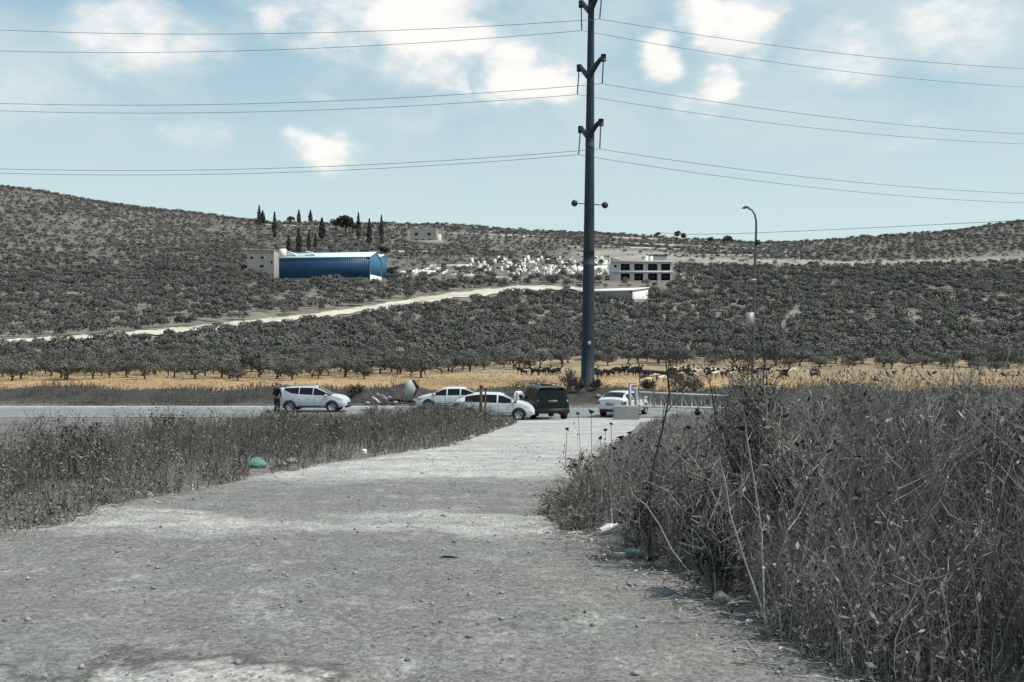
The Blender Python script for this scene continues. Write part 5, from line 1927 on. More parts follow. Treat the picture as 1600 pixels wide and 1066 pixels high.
def build_goats():
    coats = {'black': mat('black_goat_hair', (.018, .016, .016), .9, .3, 5), 'cream': mat('cream_goat_hair', (.62, .56, .42), .9, .15, 5), 'brown': mat('brown_goat_hair', (.10, .055, .045), .9, .3, 5)}
    protos = {}
    for i, (c, m) in enumerate(coats.items()):
        for hd in (0, 1):
            protos[c, hd] = goat_mesh(i * 2 + hd, m, hd)
    used = set()
    rng = np.random.default_rng(33)
    L = []

    def grp(n, px0, px1, py0, py1, w):
        for k in range(n):
            L.append((rng.uniform(px0, px1), rng.uniform(py0, py1), rng.choice(['black', 'cream', 'brown'], p=w)))
    grp(7, 809, 844, 583, 589, (.7, .3, 0))
    grp(7, 846, 873, 582, 588, (.9, 0, .1))
    grp(9, 926, 955, 583, 592, (.75, .1, .15))
    grp(7, 960, 985, 581, 588, (.9, .05, .05))
    grp(8, 985, 1004, 582, 588, (.85, .15, 0))
    grp(8, 1003, 1052, 596, 601, (.15, .5, .35))
    grp(12, 1050, 1075, 582, 592, (.7, .2, .1))
    grp(14, 1072, 1130, 582, 594, (.5, .4, .1))
    grp(12, 1110, 1150, 582, 592, (.6, .35, .05))
    grp(10, 1150, 1200, 580, 592, (.5, .4, .1))
    grp(7, 1200, 1290, 581, 594, (.6, .3, .1))
    where = [(0, 845, 'at the left of the flock, left of the tall pole'), (845, 905, 'in the loose row just left of the tall pole'), (905, 1000, 'between the tall pole and the black trough'), (1000, 1055, 'beside the long black trough'), (1055, 1110, 'just right of the long black trough'),
             (1110, 1700, 'at the right end of the flock behind the thicket')]
    for px, py, c in L:
        x, Y = hit(px, py, 84)
        Y = min(Y, 165)
        x = U(px, Y)
        hd = int(rng.uniform() < .55)
        p = protos[c, hd]
        if (c, hd) in used:
            o = p.copy()
            COL.objects.link(o)
        else:
            o = p
            used.add((c, hd))
        s = rng.uniform(.95, 1.25)
        o.location = (x, Y, h(x, Y))
        o.scale = (s, s, s)
        o.rotation_euler = (0, 0, rng.choice([0, math.pi]) + rng.uniform(-.7, .7))
        w = [q for q in where if q[0] <= px < q[1]][0][2]
        lab = '%s goat %s %s' % (c, 'grazing' if hd else 'standing', w)
        tag(o, lab, 'goat', 'goat flock: %s %s, %s' % (c, 'grazing' if hd else 'standing', w))
    for k, p in protos.items():
        if k not in used:
            bpy.data.objects.remove(p)
    # trough
    x1, Y1 = U(1008, 128), 128
    x2 = U(1056, 124)
    g = Geo()
    n = 10
    pts = [(x1 + (x2 - x1) * k / n, 128 - 4 * k / n, h(x1 + (x2 - x1) * k / n, 128 - 4 * k / n) + .55 - .02 * k) for k in range(n + 1)]
    g.tube(pts, .38, 10)
    for k in range(1, n, 2):
        p = pts[k]
        g.box((p[0], p[1], p[2] - .42), (.1, .7, .5))
    o = g.build('water_trough', M['blackp'])
    tag(o, 'long black trough lying in the field among the goats', 'trough')


build_goats()

# ------------------------------------------------------------------ vegetation near
def weed_mass(name, pts, hfun, label, rng, dens_leaf=1.0, stem_r=(.0018, .0045), tintr=(.35, 1.5)):
    """pts (n,2): dry stems with side twigs, seed heads and shrivelled leaves"""
    pts = clear_litter(pts)
    n = len(pts)
    z = H(pts[:, 0], pts[:, 1])
    hh = hfun(pts[:, 0], pts[:, 1]) * rng.uniform(.35, 1.3, n)
    gap = np.sin(pts[:, 0] * 3.7 + 2 * np.sin(pts[:, 1] * 1.1)) * np.sin(pts[:, 1] * 3.1 + np.sin(pts[:, 0] * 1.9))
    hh = np.minimum(hh * np.where(gap > .55, .45, 1.0), 1.72)
    K = 6
    f = np.linspace(0, 1, K)
    a = rng.uniform(0, 6.283, n)
    lean = rng.uniform(0, .42, n) * hh
    cv = rng.normal(0, .06, (n, 2)) * hh[:, None]
    P = np.zeros((n, K, 3))
    P[:, :, 0] = pts[:, 0, None] + np.cos(a)[:, None] * lean[:, None] * f ** 1.7 + cv[:, 0, None] * np.sin(f * 3.14 * 1.5)
    P[:, :, 1] = pts[:, 1, None] + np.sin(a)[:, None] * lean[:, None] * f ** 1.7 + cv[:, 1, None] * np.sin(f * 3.14 * 1.5)
    P[:, :, 2] = z[:, None] - .03 + hh[:, None] * f * (1 - .08 * f)
    r0 = rng.uniform(stem_r[0], stem_r[1], n) * (1 + .045 * np.maximum(pts[:, 1] - 8, 0))
    Rd = r0[:, None] * (1 - .65 * f)[None]
    g = Geo()
    clump = .5 + .5 * np.sin(pts[:, 0] * 2.3 + np.sin(pts[:, 1] * 1.7) * 2) * np.sin(pts[:, 1] * 2.1 + 1.3)
    tint = rng.uniform(tintr[0], tintr[1], n) ** 1.3 * (.65 + .6 * clump)
    V, q = tubes(P, Rd, 3)
    g.add(V, q, tint=np.repeat(tint, K * 3))
    # side twigs
    m = int(n * 2.2)
    k = rng.integers(0, n, m)
    ff = rng.uniform(.25, .95, m)
    fi = ff * (K - 1)
    i0 = np.minimum(fi.astype(int), K - 2)
    w = (fi - i0)[:, None]
    B = P[k, i0] * (1 - w) + P[k, i0 + 1] * w
    a2 = rng.uniform(0, 6.283, m)
    ln = hh[k] * rng.uniform(.08, .32, m)
    upv = rng.uniform(.2, 1.3, m)
    D = np.stack([np.cos(a2), np.sin(a2), upv], -1)
    D /= np.linalg.norm(D, axis=1, keepdims=True)
    tp = np.stack([B, B + D * ln[:, None] * .5 + rng.normal(0, .01, (m, 3)), B + D * ln[:, None] + np.array([0, 0, 1]) * (ln * .15)[:, None]], 1)
    V, q = tubes(tp, (r0[k] * .6)[:, None] * np.array([1, .8, .5])[None], 3)
    g.add(V, q, tint=np.repeat(tint[k] * rng.uniform(.8, 1.2, m), 9))
    # leaves, husks
    m2 = int(n * 3.2 * dens_leaf)
    k = rng.integers(0, n, m2)
    ff = rng.uniform(.05, 1, m2)
    fi = ff * (K - 1)
    i0 = np.minimum(fi.astype(int), K - 2)
    w = (fi - i0)[:, None]
    C = P[k, i0] * (1 - w) + P[k, i0 + 1] * w + rng.normal(0, 1, (m2, 3)) * (.035 * hh[k])[:, None]
    sz = rng.uniform(.012, .045, m2) * (1 + .03 * np.maximum(C[:, 1] - 8, 0))
    V, q = leafq(C, rng.normal(size=(m2, 3)), sz, .45, rng)
    g.add(V, q, tint=np.repeat(rng.uniform(.25, 1.35, m2), 4))
    # broad withered leaves hanging in clumps
    m4 = int(n * 2.6 * dens_leaf)
    k = rng.integers(0, n, m4)
    k = k[clump[k] > .35]
    m4 = len(k)
    C = P[k, rng.integers(1, K, m4)] + rng.normal(0, .03, (m4, 3))
    V, q = leafq(C, rng.normal(size=(m4, 3)) + np.array([0, -.4, .2]), rng.uniform(.03, .085, m4), .38, rng)
    g.add(V, q, tint=np.repeat(rng.uniform(.12, 1.0, m4), 4))
    # seed heads on tips of the side twigs
    m3 = int(m * .5)
    C = tp[:m3, 2]
    sz = rng.uniform(.010, .026, m3) * (1 + .03 * np.maximum(C[:, 1] - 8, 0))
    for t_ in range(2):
        V, q = leafq(C, rng.normal(size=(m3, 3)), sz, .9, rng)
        g.add(V, q, tint=np.repeat(rng.uniform(.15, .7, m3), 4))
    o = g.build(name, M['weed'], tint=True)
    return tag(o, label, 'dry weeds', kind='stuff')


LITTER = [hit(*p) for p in ((950, 836), (953, 826), (988, 870), (1006, 874), (1020, 878), (965, 873), (905, 838), (1080, 902), (1155, 968), (1128, 938), (1145, 944), (569, 710), (407, 731), (712, 698), (900, 836))]


def clear_litter(p):
    ok = np.ones(len(p), bool)
    for lx_, ly_ in LITTER:
        w = .14 + .003 * ly_
        ok &= ~((np.abs(p[:, 0] - lx_ * p[:, 1] / ly_) < w) & (p[:, 1] > ly_ * .80) & (p[:, 1] < ly_ + .15))
    return p[ok]


def build_weeds():
    rng = np.random.default_rng(77)
    # right thicket: plan region right of the road edge
    def sample(n, ylo, yhi, off0, off1, power=1.0):
        y = ylo + (yhi - ylo) * rng.uniform(0, 1, n) ** power
        l, r = edges(y)
        x = r + off0 + (off1 - off0) * rng.uniform(0, 1, n) ** 1.25
        return np.stack([x, y], -1)

    def hr(x, y):
        l, r = edges(y)
        d = x - r
        base = np.interp(y, [4, 6, 8, 10.5, 12.5, 15, 20, 28, 40, 54], [1.5, 1.55, 1.35, 1.0, .82, .64, .45, .36, .34, .3])
        # taller away from the road, short tufts right at its edge
        tall = np.interp(y, [4, 8, 14, 22, 40], [.7, .7, .42, .5, .2])
        v = base * (.42 + .58 * sstep(0, .9, d)) + tall * sstep(1.2, 3.6, d)
        return v * (.85 + .3 * np.sin(x * 2.1 + y * 1.3) * np.sin(y * 2.4 - x))
    p = np.concatenate([sample(5200, 5.0, 10, -.05, 3.2, 1.0), sample(5200, 10, 17, -.05, 5.0, 1.0), sample(3600, 17, 30, 0, 7), sample(2600, 30, 54, .3, 12), sample(900, 3.2, 5.4, .5, 3.0), sample(1500, 5, 14, -.28, .25)])
    weed_mass('dry_weeds', p, hr, 'tall grey dry weeds and thistles crowding the right side of the road', rng)
    p = np.concatenate([sample(240, 5.2, 10, .05, 3.2), sample(260, 10, 18, .05, 5)])
    weed_mass('dry_weeds', p, lambda a, b: hr(a, b) * 1.12, 'thicker pale broken stalks mixed into the weeds on the right', rng, .6, (.004, .0075), (.7, 1.9))
    # the right side far out
    y = rng.uniform(6, 50, 3800)
    px = rng.uniform(1150, 1640, 3800)
    x = U(px, y)
    l, r = edges(y)
    ok = x > r + 1.5
    weed_mass('dry_weeds', np.stack([x, y], -1)[ok], lambda a, b: np.interp(b, [5, 10, 20, 50], [1.8, 1.7, 1.5, .9]) * (.8 + .3 * np.sin(a * 1.1 + b)), 'tall dry weeds filling the ground at the far right', rng)

    # left band
    def hl(x, y):
        l, r = edges(y)
        d = l - x
        b = np.interp(y, [5, 14, 20, 26, 34, 46], [.75, .85, .95, .88, .86, .88])
        pxx = CX + FL * x / y
        b = b * (1 - .5 * (1 - sstep(560, 690, pxx)) * sstep(24, 34, y))
        return b * (.45 + .55 * sstep(0, .8, d)) * (.85 + .3 * np.sin(x * 1.7 + y * .9) * np.sin(y * 1.9))
    y = 5 + 42 * rng.uniform(0, 1, 14000) ** .95
    l, r = edges(y)
    wv = 2.0 + .22 * y
    x = l - wv * rng.uniform(0, 1, len(y)) ** 1.15 + .32
    weed_mass('dry_weeds', np.stack([x, y], -1), hl, 'low dark dry weeds along the left side of the road', rng, 1.0, (.002, .0045), (.15, .85))
    # flattened straws lying along both road edges
    n = 2600
    y = 4.5 + 24 * rng.uniform(0, 1, n) ** 1.4
    l, r = edges(y)
    x = np.where(rng.uniform(size=n) < .65, r - rng.normal(.12, .22, n), l + rng.normal(.12, .25, n))
    a = rng.uniform(0, 3.14, n)
    ln = rng.uniform(.03, .16, n)
    P = np.zeros((n, 3, 3))
    for i, f in enumerate((-1, 0, 1)):
        P[:, i, 0] = x + np.cos(a) * ln * f
        P[:, i, 1] = y + np.sin(a) * ln * f + (f == 0) * .01
        P[:, i, 2] = np.maximum(gravel_surface(P[:, i, 0], P[:, i, 1]), H(P[:, i, 0], P[:, i, 1])) + .008 + rng.uniform(0, .02, n)
    V, q = tubes(P, np.repeat(rng.uniform(.0015, .0045, n)[:, None], 3, 1), 3)
    g = Geo().add(V, q, tint=np.repeat(rng.uniform(.5, 2.0, n), 9))
    m2 = 1500
    k = rng.integers(0, n, m2)
    C = P[k, 1] + rng.normal(0, .06, (m2, 3)) * np.array([1, 1, .1])
    C[:, 2] = P[k, 1, 2] + .01
    V, q = leafq(C, np.array([0, 0, 1.0]) + rng.normal(0, .5, (m2, 3)), rng.uniform(.015, .05, m2), .5, rng)
    g.add(V, q, tint=np.repeat(rng.uniform(.3, 2.2, m2), 4))
    tag(g.build('fallen_straw', M['weed'], tint=True), 'broken straws and scraps lying flat along the road edges', 'straw', kind='stuff')
    # rough grass on the far bank and along the road
    y = rng.uniform(64.4, 78, 9000)
    x = rng.uniform(-62, 62, 9000)
    weed_mass('bank_grass', np.stack([x, y], -1), lambda a, b: .35 + .25 * np.sin(a * .9) * np.sin(a * .33 + 1), 'dark scrubby grass on the bank behind the main road', rng, 1.0, (.003, .006), (.15, .45))
    y = rng.uniform(78, 150, 8000)
    x = U(rng.uniform(-20, 1620, 8000), y)
    g = weed_mass('straw_grass', np.stack([x, y], -1), lambda a, b: .2 + 0 * a, 'short straw-coloured grass of the dry field', rng, .6, (.002, .005), (1.2, 2.6))
    g.data.materials.clear()
    g.data.materials.append(mat('straw', (.26, .19, .11), .95, .3, .4, tint=True, spec=.05))


build_weeds()


def bush(name, x, y, rx, hh, label, m, rng, n=900, tw=26, cat='bush', group=None, leaf=.07):
    root = empty(name, (x, y, h(x, y)), 0, label, cat, group)
    g = Geo()
    tips = []
    for k in range(tw):
        a = rng.uniform(0, 6.283)
        e = rng.uniform(.25, 1)
        t_ = np.array([math.cos(a) * rx * e, math.sin(a) * rx * e, hh * rng.uniform(.55, 1.05) * (1.15 - .5 * e)])
        mid = t_ * np.array([.4, .4, .55]) + rng.normal(0, .04, 3) * hh
        g.tube([(0, 0, -.05), mid, t_], np.array([.022, .014, .005]) * min(1.2, max(.4, y / 25)), 4, cap=False, tint=rng.uniform(.5, 1.3))
        for j in range(3):
            f = rng.uniform(.4, .95)
            b = mid + (t_ - mid) * f
            g.tube([b, b + rng.normal(0, .12, 3) * hh + np.array([0, 0, .1 * hh])], [.008, .003], 3, cap=False, tint=rng.uniform(.5, 1.3))
        tips.append((mid, t_))
    g.build('twigs', M['weed'], root, tint=True)
    T = np.array([a + (b - a) * rng.uniform(.1, 1.05) for a, b in [tips[i] for i in rng.integers(0, tw, n)]])
    C = T + rng.normal(0, .07, (n, 3)) * np.array([rx, rx, hh])
    C[:, 2] = np.abs(C[:, 2])
    V, q = leafq(C, rng.normal(size=(n, 3)) + np.array([0, 0, .4]), rng.uniform(leaf * .6, leaf * 1.4, n), .6, rng)
    Geo().add(V, q, tint=np.repeat(rng.uniform(.5, 1.4, n), 4)).build('leaves', m, root, tint=True)
    return root


def branchy(name, base, trunk_pts, rad, rng, label, depth=3, m=None, leafm=None, nleaf=0, leaf=.05, cat='shrub', spread=.9, kids_=5):
    """bare shrub: trunk polylines and recursive twigs"""
    root = empty(name, base, 0, label, cat)
    g = Geo()
    tips = []

    def twig(p, d, ln, r, lv):
        q_ = [p]
        dd = d.copy()
        for k in range(3):
            dd = dd + rng.normal(0, .22, 3)
            dd /= np.linalg.norm(dd)
            q_.append(q_[-1] + dd * ln / 3)
        g.tube(q_, [r, r * .8, r * .62, r * .4], 4, cap=False, tint=rng.uniform(.5, 1.2))
        tips.append(q_[-1])
        tips.append(q_[-2])
        if lv > 0:
            for k in range(kids_ - 2):
                f = rng.uniform(.3, 1)
                i = min(int(f * 3), 2)
                b = q_[i] + (q_[i + 1] - q_[i]) * (f * 3 - i)
                nd = dd + rng.normal(0, spread, 3) + np.array([0, 0, .2])
                nd /= np.linalg.norm(nd)
                twig(b, nd, ln * rng.uniform(.45, .7), r * .5, lv - 1)
    for pts, r in zip(trunk_pts, rad):
        pts = [np.array(p, float) for p in pts]
        g.tube(pts, np.linspace(r, r * .35, len(pts)), 6, cap=True, tint=.75)
        for k in range(kids_ * 2):
            f = rng.uniform(.15, 1)
            fi = f * (len(pts) - 1)
            i = min(int(fi), len(pts) - 2)
            b = pts[i] + (pts[i + 1] - pts[i]) * (fi - i)
            d = pts[i + 1] - pts[i]
            d = d / np.linalg.norm(d) + rng.normal(0, spread * .8, 3)
            d /= np.linalg.norm(d)
            twig(b, d, rng.uniform(.25, .5) * np.linalg.norm(pts[-1] - pts[0]) * .6, r * .35, depth - 1)
    g.build('branches', m or M['weed'], root, tint=True)
    if nleaf:
        tips = np.array(tips)
        C = tips[rng.integers(0, len(tips), nleaf)] + rng.normal(0, .035, (nleaf, 3))
        V, q = leafq(C, rng.normal(size=(nleaf, 3)) + np.array([0, -.3, .5]), rng.uniform(leaf * .6, leaf * 1.3, nleaf), .7, rng)
        Geo().add(V, q, tint=np.repeat(rng.uniform(.5, 1.4, nleaf), 4)).build('leaves', leafm, root, tint=True)
    return root


def build_near_plants():
    rng = np.random.default_rng(55)
    green = mat('grey_green_leaves', (.055, .068, .062), .8, .3, 4, tint=True)
    darkl = mat('dark_dry_leaves', (.045, .043, .040), .9, .3, 4, tint=True)
    # bushes on the bank
    for px, Y, rx, hh, lab, m in ((889, 68.5, .75, 1.6, 'dark dry bush left of the foot of the tall pole', darkl), (903, 67.5, .7, 1.3, 'brownish dry bush touching the left side of the tall pole foot', darkl), (931, 68.2, .55, .8, 'small dry bush right of the tall pole foot', darkl),
                                  (1063, 72, 1.3, 1.5, 'grey-green bush in the field behind the lattice gate', green), (1085, 72.5, .9, 1.2, 'lower grey-green bush right of the bush behind the lattice gate', green),
                                  (556, 67, .9, .8, 'low dark bush between the silver SUV and the soil heap', darkl), (1012, 70, .8, .7, 'low dark bush behind the gate post', darkl)):
        bush('dry_bush', U(px, Y), Y, rx, hh, lab, m, rng, 1400, 36, leaf=.09)
    # green shrub at the right above the thicket (px 1150-1200, y 590-660)
    for px, Y, rx, hh, lab in ((1168, 13.5, .55, 1.75, 'grey-green leafy shrub rising above the thicket at the right'), (1140, 14.5, .45, 1.35, 'smaller grey-green shrub left of the tallest leafy shrub')):
        bush('leafy_shrub', U(px, Y), Y, rx, hh, lab, green, rng, 1500, 30, leaf=.035)
    # leafy green plant at the left tip of the thicket (905,700)
    bush('leafy_shrub', U(905, 16.5), 16.5, .3, .62, 'small dark leafy plant at the left tip of the thicket', green, rng, 240, 14, leaf=.05)
    bush('leafy_shrub', U(1012, 9.2), 9.2, .26, .82, 'dark tangled dry shrub around the foot of the bare dark shrub', darkl, rng, 900, 40, leaf=.028)
    bush('leafy_shrub', U(1085, 8.6), 8.6, .3, 1.0, 'dark tangled dry shrub in the middle of the thicket under the slanting branches', darkl, rng, 800, 40, leaf=.03)
    for px, Y, rx, hh, lab in ((1185, 9.5, .45, 1.55, 'dark leafy dry shrub behind the tall pale stalks'), (1250, 8.0, .4, 1.3, 'dark leafy shrub in the thicket just past the tall bare shrub'), (1330, 10.5, .6, 1.5, 'broad leafy shrub in the middle of the right-hand thicket'),
                               (1420, 8.5, .45, 1.35, 'dark leafy shrub in the right-hand thicket right of the broad one'), (1500, 11, .6, 1.6, 'tall leafy shrub standing out at the back of the right-hand thicket'), (1565, 7.5, .4, 1.2, 'leafy shrub nearest the right end of the thicket'), (1120, 7.6, .22, .75, 'small dark shrub at the road edge under the slanting branches')):
        bush('leafy_shrub', U(px, Y), Y, rx, hh, lab, darkl if px % 20 else green, rng, 1500, 60, leaf=.038)
    for px, Y, rx, hh, lab in ((590, 45, .9, .9, 'dark low bush at the top of the left weeds before the pale slab'), (640, 40, 1.1, .95, 'dark low bush in the left weeds below the arrow sign'), (688, 41, .7, .8, 'small dark bush in the left weeds below the white sedan'), (447, 30, .8, .95, 'dark bush in the left weeds below the silver SUV'),
                               (520, 26, .6, .75, 'small dark tuft deep in the left weeds'), (250, 24, .9, 1.0, 'dark bush at the far left of the weeds'), (120, 16, .6, .95, 'dark bush at the far lower left of the weeds')):
        bush('dry_bush', U(px, Y), Y, rx, hh, lab, darkl, rng, 700, 30, leaf=.06)
    # bare shrub with dark trunk at px 1020, base y 850
    Y = 9.0
    x = U(1022, Y)
    z = h(x, Y)

    def L(px, py, dy=0):
        yy = Y + dy
        return (U(px, yy) - x, dy, Zp(py, yy) - z)
    dark_stem = mat('dark_dry_stem', (.055, .052, .048), .95, .3, 6, tint=True)
    branchy('bare_shrub', (x, Y, z), [[(0, 0, -.05), L(1015, 800), L(1018, 740, .1), L(1035, 672, .15), L(1046, 618, .2), L(1040, 560, .2)],
                                      [L(1018, 760), L(1060, 720, .2), L(1110, 680, .3), L(1165, 640, .4)], [L(1020, 790), L(1050, 765, .1), L(1100, 720, .0), L(1130, 705, -.1)]],
            [.016, .009, .008], rng, 'bare dark shrub with a thick upright stem and slanting branches', 3, dark_stem, darkl, 260, .03, kids_=5)
    Y = 9.5
    x = U(1150, Y)
    z = h(x, Y)
    branchy('bare_shrub', (x, Y, z), [[(0, 0, -.05), L(1145, 760), L(1170, 680, .1), L(1165, 600, .15), L(1135, 540, .2)], [L(1150, 720), L(1190, 640, .2), L(1195, 560, .3), L(1185, 510, .2)], [L(1148, 740), L(1120, 660, .1), L(1110, 600, .1), L(1095, 570, 0)]],
            [.012, .010, .009], rng, 'tall bare shrub whose branches reach over the field at the right', 3, dark_stem, darkl, 300, .03, kids_=5)
    # long pale leaning stalks
    pale = mat('pale_dry_stalk', (.34, .325, .30), .9, .2, 6)
    Y = 6.6
    stalks = [((1205, 985), (1165, 880), (1140, 800), (1133, 750), (1120, 700), 'long pale stalk bending over the road edge at the lower right'),
              ((1196, 900), (1190, 830), (1180, 760), (1168, 690), (1162, 640), 'pale upright stalk next to the lower right corner of the thicket'),
              ((1090, 905), (1050, 860), (1030, 820), (1010, 790), (985, 770), 'pale stalk leaning left over the rubbish'),
              ((1150, 850), (1120, 790), (1160, 760), (1168, 745), (1175, 735), 'forked pale stalk in the middle of the thicket')]
    for *pp, lab in stalks:
        yb = Y if lab.startswith(('long', 'pale upright')) else 8.2
        b = pp[0]
        x = U(b[0], yb)
        z = h(x, yb)
        pts = [(U(a, yb + .04 * i) - x, .04 * i, Zp(c, yb + .04 * i) - z) for i, (a, c) in enumerate(pp)]
        pts[0] = (0, 0, -.04)
        g = Geo().tube(pts, np.linspace(.007, .0035, 5), 5)
        for k in range(7):
            i = rng.integers(1, 4)
            p = np.array(pts[i])
            g.tube([p, p + np.array([rng.normal(0, .06), rng.normal(0, .04), rng.uniform(.02, .12)])], [.003, .0015], 3)
        o = g.build('dry_stalk', pale, smooth=True)
        o.location = (x, yb, z)
        tag(o, lab, 'dry stalk', 'long dry stalks')
    # thistles with dark heads
    heads = [(886, 670, 14.8, 'lone dark-headed thistle standing left of the thicket against the pale road'), (924, 643, 14.5, 'thistle with the widest dark head, right of the dark off-road car'), (903, 646, 16, 'small-headed thistle left of the widest-headed one'),
             (955, 662, 13.5, 'dark-headed thistle in front of the concrete block'), (946, 672, 13.0, 'thistle below and left of the one before the concrete block'), (984, 676, 12.8, 'thistle with small head right below the concrete block'),
             (970, 683, 12.0, 'short dark-headed thistle in the pale front of the thicket'), (1002, 688, 11.6, 'dark thistle head above the bare dark shrub'), (938, 684, 12.6, 'low thistle near the left tip of the thicket'), (960, 700, 11.4, 'low thistle with head half hidden in pale weeds'),
             (1076, 668, 10.6, 'round-headed thistle in the middle right of the thicket'), (1090, 645, 10.0, 'tall round-headed thistle below the gate wheel'), (1060, 700, 10.5, 'round-headed thistle beside the slanting branch'), (1160, 668, 8.4, 'big round thistle head near the right edge')]
    hm = mat('dark_thistle_head', (.028, .027, .026), .95, .3, 20)
    for px, py, Yh, lab in heads:
        x = U(px, Yh)
        z = h(x, Yh)
        zt = Zp(py, Yh) - z
        root = empty('thistle_plant', (x, Yh, z), 0, lab, 'thistle', 'thistles with dark heads')
        g = Geo().tube([(rng.normal(0, .05), 0, -.03), (rng.normal(0, .02), 0, zt * .5), (0, 0, zt)], [.006, .005, .004], 5)
        ends = [(0, 0, zt)]
        for k in range(3):
            f = rng.uniform(.35, .8)
            e = (rng.normal(0, .09), rng.normal(0, .06), zt * f + rng.uniform(.08, .2))
            g.tube([(0, 0, zt * f), (e[0] * .6, e[1] * .6, zt * f + .04), e], [.0035, .003, .0025], 4)
            ends.append(e)
        g.build('stem', pale, root, smooth=True)
        for j, e in enumerate(ends):
            s = (.018 + .011 * rng.uniform()) * (1.25 if 'widest' in lab or 'big' in lab else 1) if j == 0 else .013
            if j == 0:
                pts = [(e[0], e[1], e[2] - s), (e[0], e[1], e[2] - s * .4), (e[0], e[1], e[2] + s * .25), (e[0], e[1], e[2] + s * .5)]
                rr = [s * .3, s * .95, s * 1.7, s * .5]
            else:
                pts = [(e[0], e[1], e[2] - s), (e[0], e[1], e[2]), (e[0], e[1], e[2] + s)]
                rr = [s * .3, s, s * .3]
            tl = rng.normal(0, .35, 2)
            pts = [(p[0] + (p[2] - e[2]) * tl[0], p[1] + (p[2] - e[2]) * tl[1], p[2]) for p in pts]
            Geo().tube(pts, rr, 7).build('seed_head', hm, root, smooth=False)


build_near_plants()


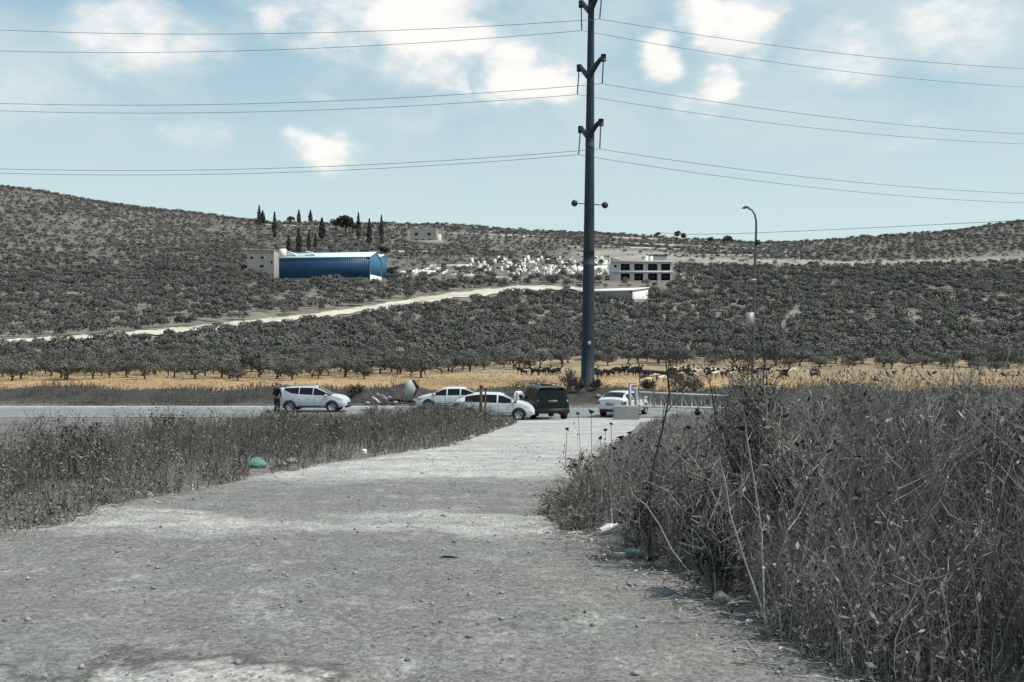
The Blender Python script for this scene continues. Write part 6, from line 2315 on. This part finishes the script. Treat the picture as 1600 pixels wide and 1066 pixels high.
# ------------------------------------------------------------------ stones and litter on the road
def build_litter():
    rng = np.random.default_rng(91)
    # loose gravel: tiny stones, uncountable
    n = 9000
    y = 3.6 + 24 * rng.uniform(0, 1, n) ** 1.7
    l, r = edges(y)
    u = rng.uniform(0, 1, n)
    edge = rng.uniform(size=n) < .35
    u = np.where(edge, np.where(rng.uniform(size=n) < .5, rng.uniform(-.01, .06, n), rng.uniform(.92, 1.02, n)), u)
    x = l + (r - l) * u
    z = np.maximum(gravel_surface(x, y), H(x, y))
    s = rng.uniform(.004, .012, n) * (1 + 1.4 * (rng.uniform(size=n) < .06)) * (1 + .015 * np.maximum(y - 6, 0))
    B = np.array([(1, 0, 0), (0, 1, 0), (-1, 0, 0), (0, -1, 0), (.1, .1, .75), (0, 0, -.6)], float)
    J = B[None] * rng.uniform(.6, 1.35, (n, 6, 1)) * s[:, None, None] + np.stack([x, y, z + s * .3], -1)[:, None, :]
    T = np.array([(0, 1, 4), (1, 2, 4), (2, 3, 4), (3, 0, 4), (1, 0, 5), (2, 1, 5), (3, 2, 5), (0, 3, 5)])
    TT = (T[None] + (np.arange(n) * 6)[:, None, None]).reshape(-1, 3)
    tt = np.repeat(rng.uniform(.8, 1.7, n) * np.where(y > 17, 1.6, 1.0), 6)
    g = Geo().add(J.reshape(-1, 3), None, TT, tint=tt)
    o = g.build('loose_gravel', mat('gravel_stone', (.20, .197, .19), .95, .2, 20, tint=True), tint=True)
    tag(o, 'loose grey gravel scattered over the road surface', 'gravel', kind='stuff')
    # named stones
    st = [(1155, 968, .05, 'brownish stone at the lower right foot of the thicket'), (1128, 938, .08, 'largest rounded stone half under the lower right weeds'), (1145, 944, .04, 'pale flat stone beside the largest rounded stone'), (1080, 902, .035, 'pale stone at the road edge below the pale leaning stalk'),
          (1040, 920, .03, 'flat pale stone on the gravel away from the weeds'), (440, 728, .13, 'pale rock at the left road edge right of the green bag'), (456, 724, .16, 'bigger pale rock next to the rock by the green bag'), (712, 698, .12, 'pale rock at the left road edge before the bend'),
          (716, 690, .1, 'small rock just behind the pale rock before the bend'), (737, 688, .12, 'rock where the left weeds meet the bend'), (790, 666, .16, 'pale rock under the front wheel of the white car facing right'), (775, 672, .13, 'rock left of the one under the front wheel'),
          (760, 678, .12, 'small pale rock at the tip of the left weeds'), (935, 613, .3, 'pale rock on the bank at the foot of the tall pole'), (862, 818, .06, 'pale stone at the left toe of the thicket'), (905, 838, .05, 'flat pale stone left of the white bottle')]
    for px, py, s, lab in st:
        if py < 620:
            Y = 66.5
            x = U(px, Y)
        else:
            x, Y = hit(px, py, 3)
        o = rock(rng, s, M['stone'] if s > .06 else M['concrete'], .6)
        o.name = 'stone'
        o.rotation_euler = (0, 0, rng.uniform(0, 6))
        o.location = (x, Y, max(h(x, Y), float(gravel_surface(x, Y)) if Y < 55 else -99) + s * .25)
        tag(o, lab, 'stone')
    # dark splinter on the road, a flat stick
    x, Y = hit(700, 896)
    g = Geo().tube([(-.085, 0, .01), (-.03, .01, .018), (.04, 0, .016), (.095, .012, .008)], [.004, .012, .011, .003], 6)
    o = g.build('wooden_stick', mat('dark_wood', (.02, .018, .016), .9, .2, 9))
    o.location = (x, Y, float(gravel_surface(x, Y)))
    tag(o, 'short dark stick lying alone in the middle of the road', 'stick')
    # white bottle
    x, Y = hit(950, 836)
    z = float(H(x, Y))
    pw = mat('white_plastic', (.70, .74, .73), .4, .04, 9)
    root = empty('plastic_bottle', (x, Y, z + .07), R(28), 'white plastic bottle lying at the edge of the thicket', 'bottle')
    root.rotation_euler = (0, R(-14), R(28))
    Geo().tube([(-.10, 0, 0), (-.09, 0, 0), (.05, 0, 0), (.09, 0, 0), (.11, 0, 0)], [.03, .04, .04, .02, .016], 14).build('bottle_body', pw, root, smooth=True)
    Geo().tube([(.11, 0, 0), (.13, 0, 0)], .02, 12).build('bottle_cap', pw, root)
    # crumpled things
    def crumple(name, px, py, sx, sy, sz, m, lab, cat, seed, y0=3, lift=.3, fx=None):
        import bmesh
        r2 = np.random.default_rng(seed)
        bm = bmesh.new()
        bmesh.ops.create_icosphere(bm, subdivisions=3, radius=1)
        ph = r2.uniform(0, 6, (6, 3))
        for v in bm.verts:
            p = v.co
            d = 0
            for a, b, c in ph:
                d += .10 * abs(math.sin(3.1 * (p.x * math.cos(a) + p.y * math.sin(a)) + b) * math.cos(2.7 * p.z + c))
            k = .72 + d
            v.co = Vector((p.x * sx * k, p.y * sy * k, p.z * sz * k))
        me = bpy.data.meshes.new(name)
        bm.to_mesh(me)
        bm.free()
        me.materials.append(m)
        for p in me.polygons:
            p.use_smooth = True
        o = bpy.data.objects.new(name, me)
        COL.objects.link(o)
        x, Y = hit(px, py, y0)
        o.location = (x, Y, max(h(x, Y), float(gravel_surface(x, Y))) + sz * lift)
        tag(o, lab, cat)
        return o
    crumple('plastic_bag', 400, 731, .22, .16, .16, mat('teal_plastic', (.13, .27, .23), .55, .5, 14, 0.8, 30), 'crumpled teal green plastic bag by the left weeds', 'plastic bag', 1, lift=.3)
    crumple('plastic_bag', 569, 710, .075, .06, .075, pw, 'small white plastic bag at the foot of the left weeds', 'plastic bag', 2, lift=.8)
    crumple('paper_scrap', 953, 826, .09, .06, .03, mat('greenish_paper', (.42, .46, .43), .9, .2, 9), 'pale scrap lying just behind the white bottle', 'litter', 3, lift=.9)
    crumple('plastic_tub', 988, 870, .07, .06, .05, mat('dull_plastic', (.20, .25, .23), .7, .2, 9), 'crushed dull green tub under the weeds', 'litter', 4, lift=.8)
    crumple('plastic_tub', 1006, 874, .08, .05, .035, mat('dull_green_plastic', (.12, .19, .165), .7, .2, 9), 'flattened darker tub right of the dull green one', 'litter', 5, lift=.8)
    crumple('cloth_scrap', 983, 868 - 62, .04, .03, .03, M['whitew'], 'tiny pale scrap in the weeds right of the bottle', 'litter', 6, lift=.8)
    x, Y = hit(1020, 878)
    root = empty('drink_can', (x, Y, h(x, Y) + .035), R(20), 'dark crushed drink can next to the flattened tub', 'can')
    Geo().tube([(-.06, 0, 0), (-.055, 0, 0), (.055, 0, 0), (.06, 0, 0)], [.026, .032, .03, .024], 14).build('can_body', M['blackp'], root, smooth=False)
    Geo().tube([(-.062, 0, 0), (-.060, 0, 0)], .024, 14).build('can_lid', M['galvl'], root)
    # flat pale splinters at the toe of the thicket
    for px, py, ln, lab in ((900, 836, .10, 'thin pale splinter left of the bottle'), (965, 873, .16, 'long pale splinter in front of the crushed tubs'), (1158, 947, .09, 'white splinter beside the stones at the lower right')):
        x, Y = hit(px, py)
        g = Geo().tube([(-ln, 0, .01), (0, .01, .022), (ln, .03, .015)], [.006, .012, .005], 5)
        o = g.build('wood_splinter', M['limest2'])
        o.location = (x, Y, max(h(x, Y), float(gravel_surface(x, Y))))
        tag(o, lab, 'splinter')
    # plank in the left weeds
    x, Y = U(583, 50.0), 50.0
    o = Geo().box((0, 0, 0), (.85, .25, .16)).build('concrete_slab', M['limest'])
    o.location = (x, Y, Zp(653, Y))
    o.location.z = max(o.location.z, h(x, Y) + .1)
    tag(o, 'pale slab lying between the left weeds and the road', 'slab')


build_litter()
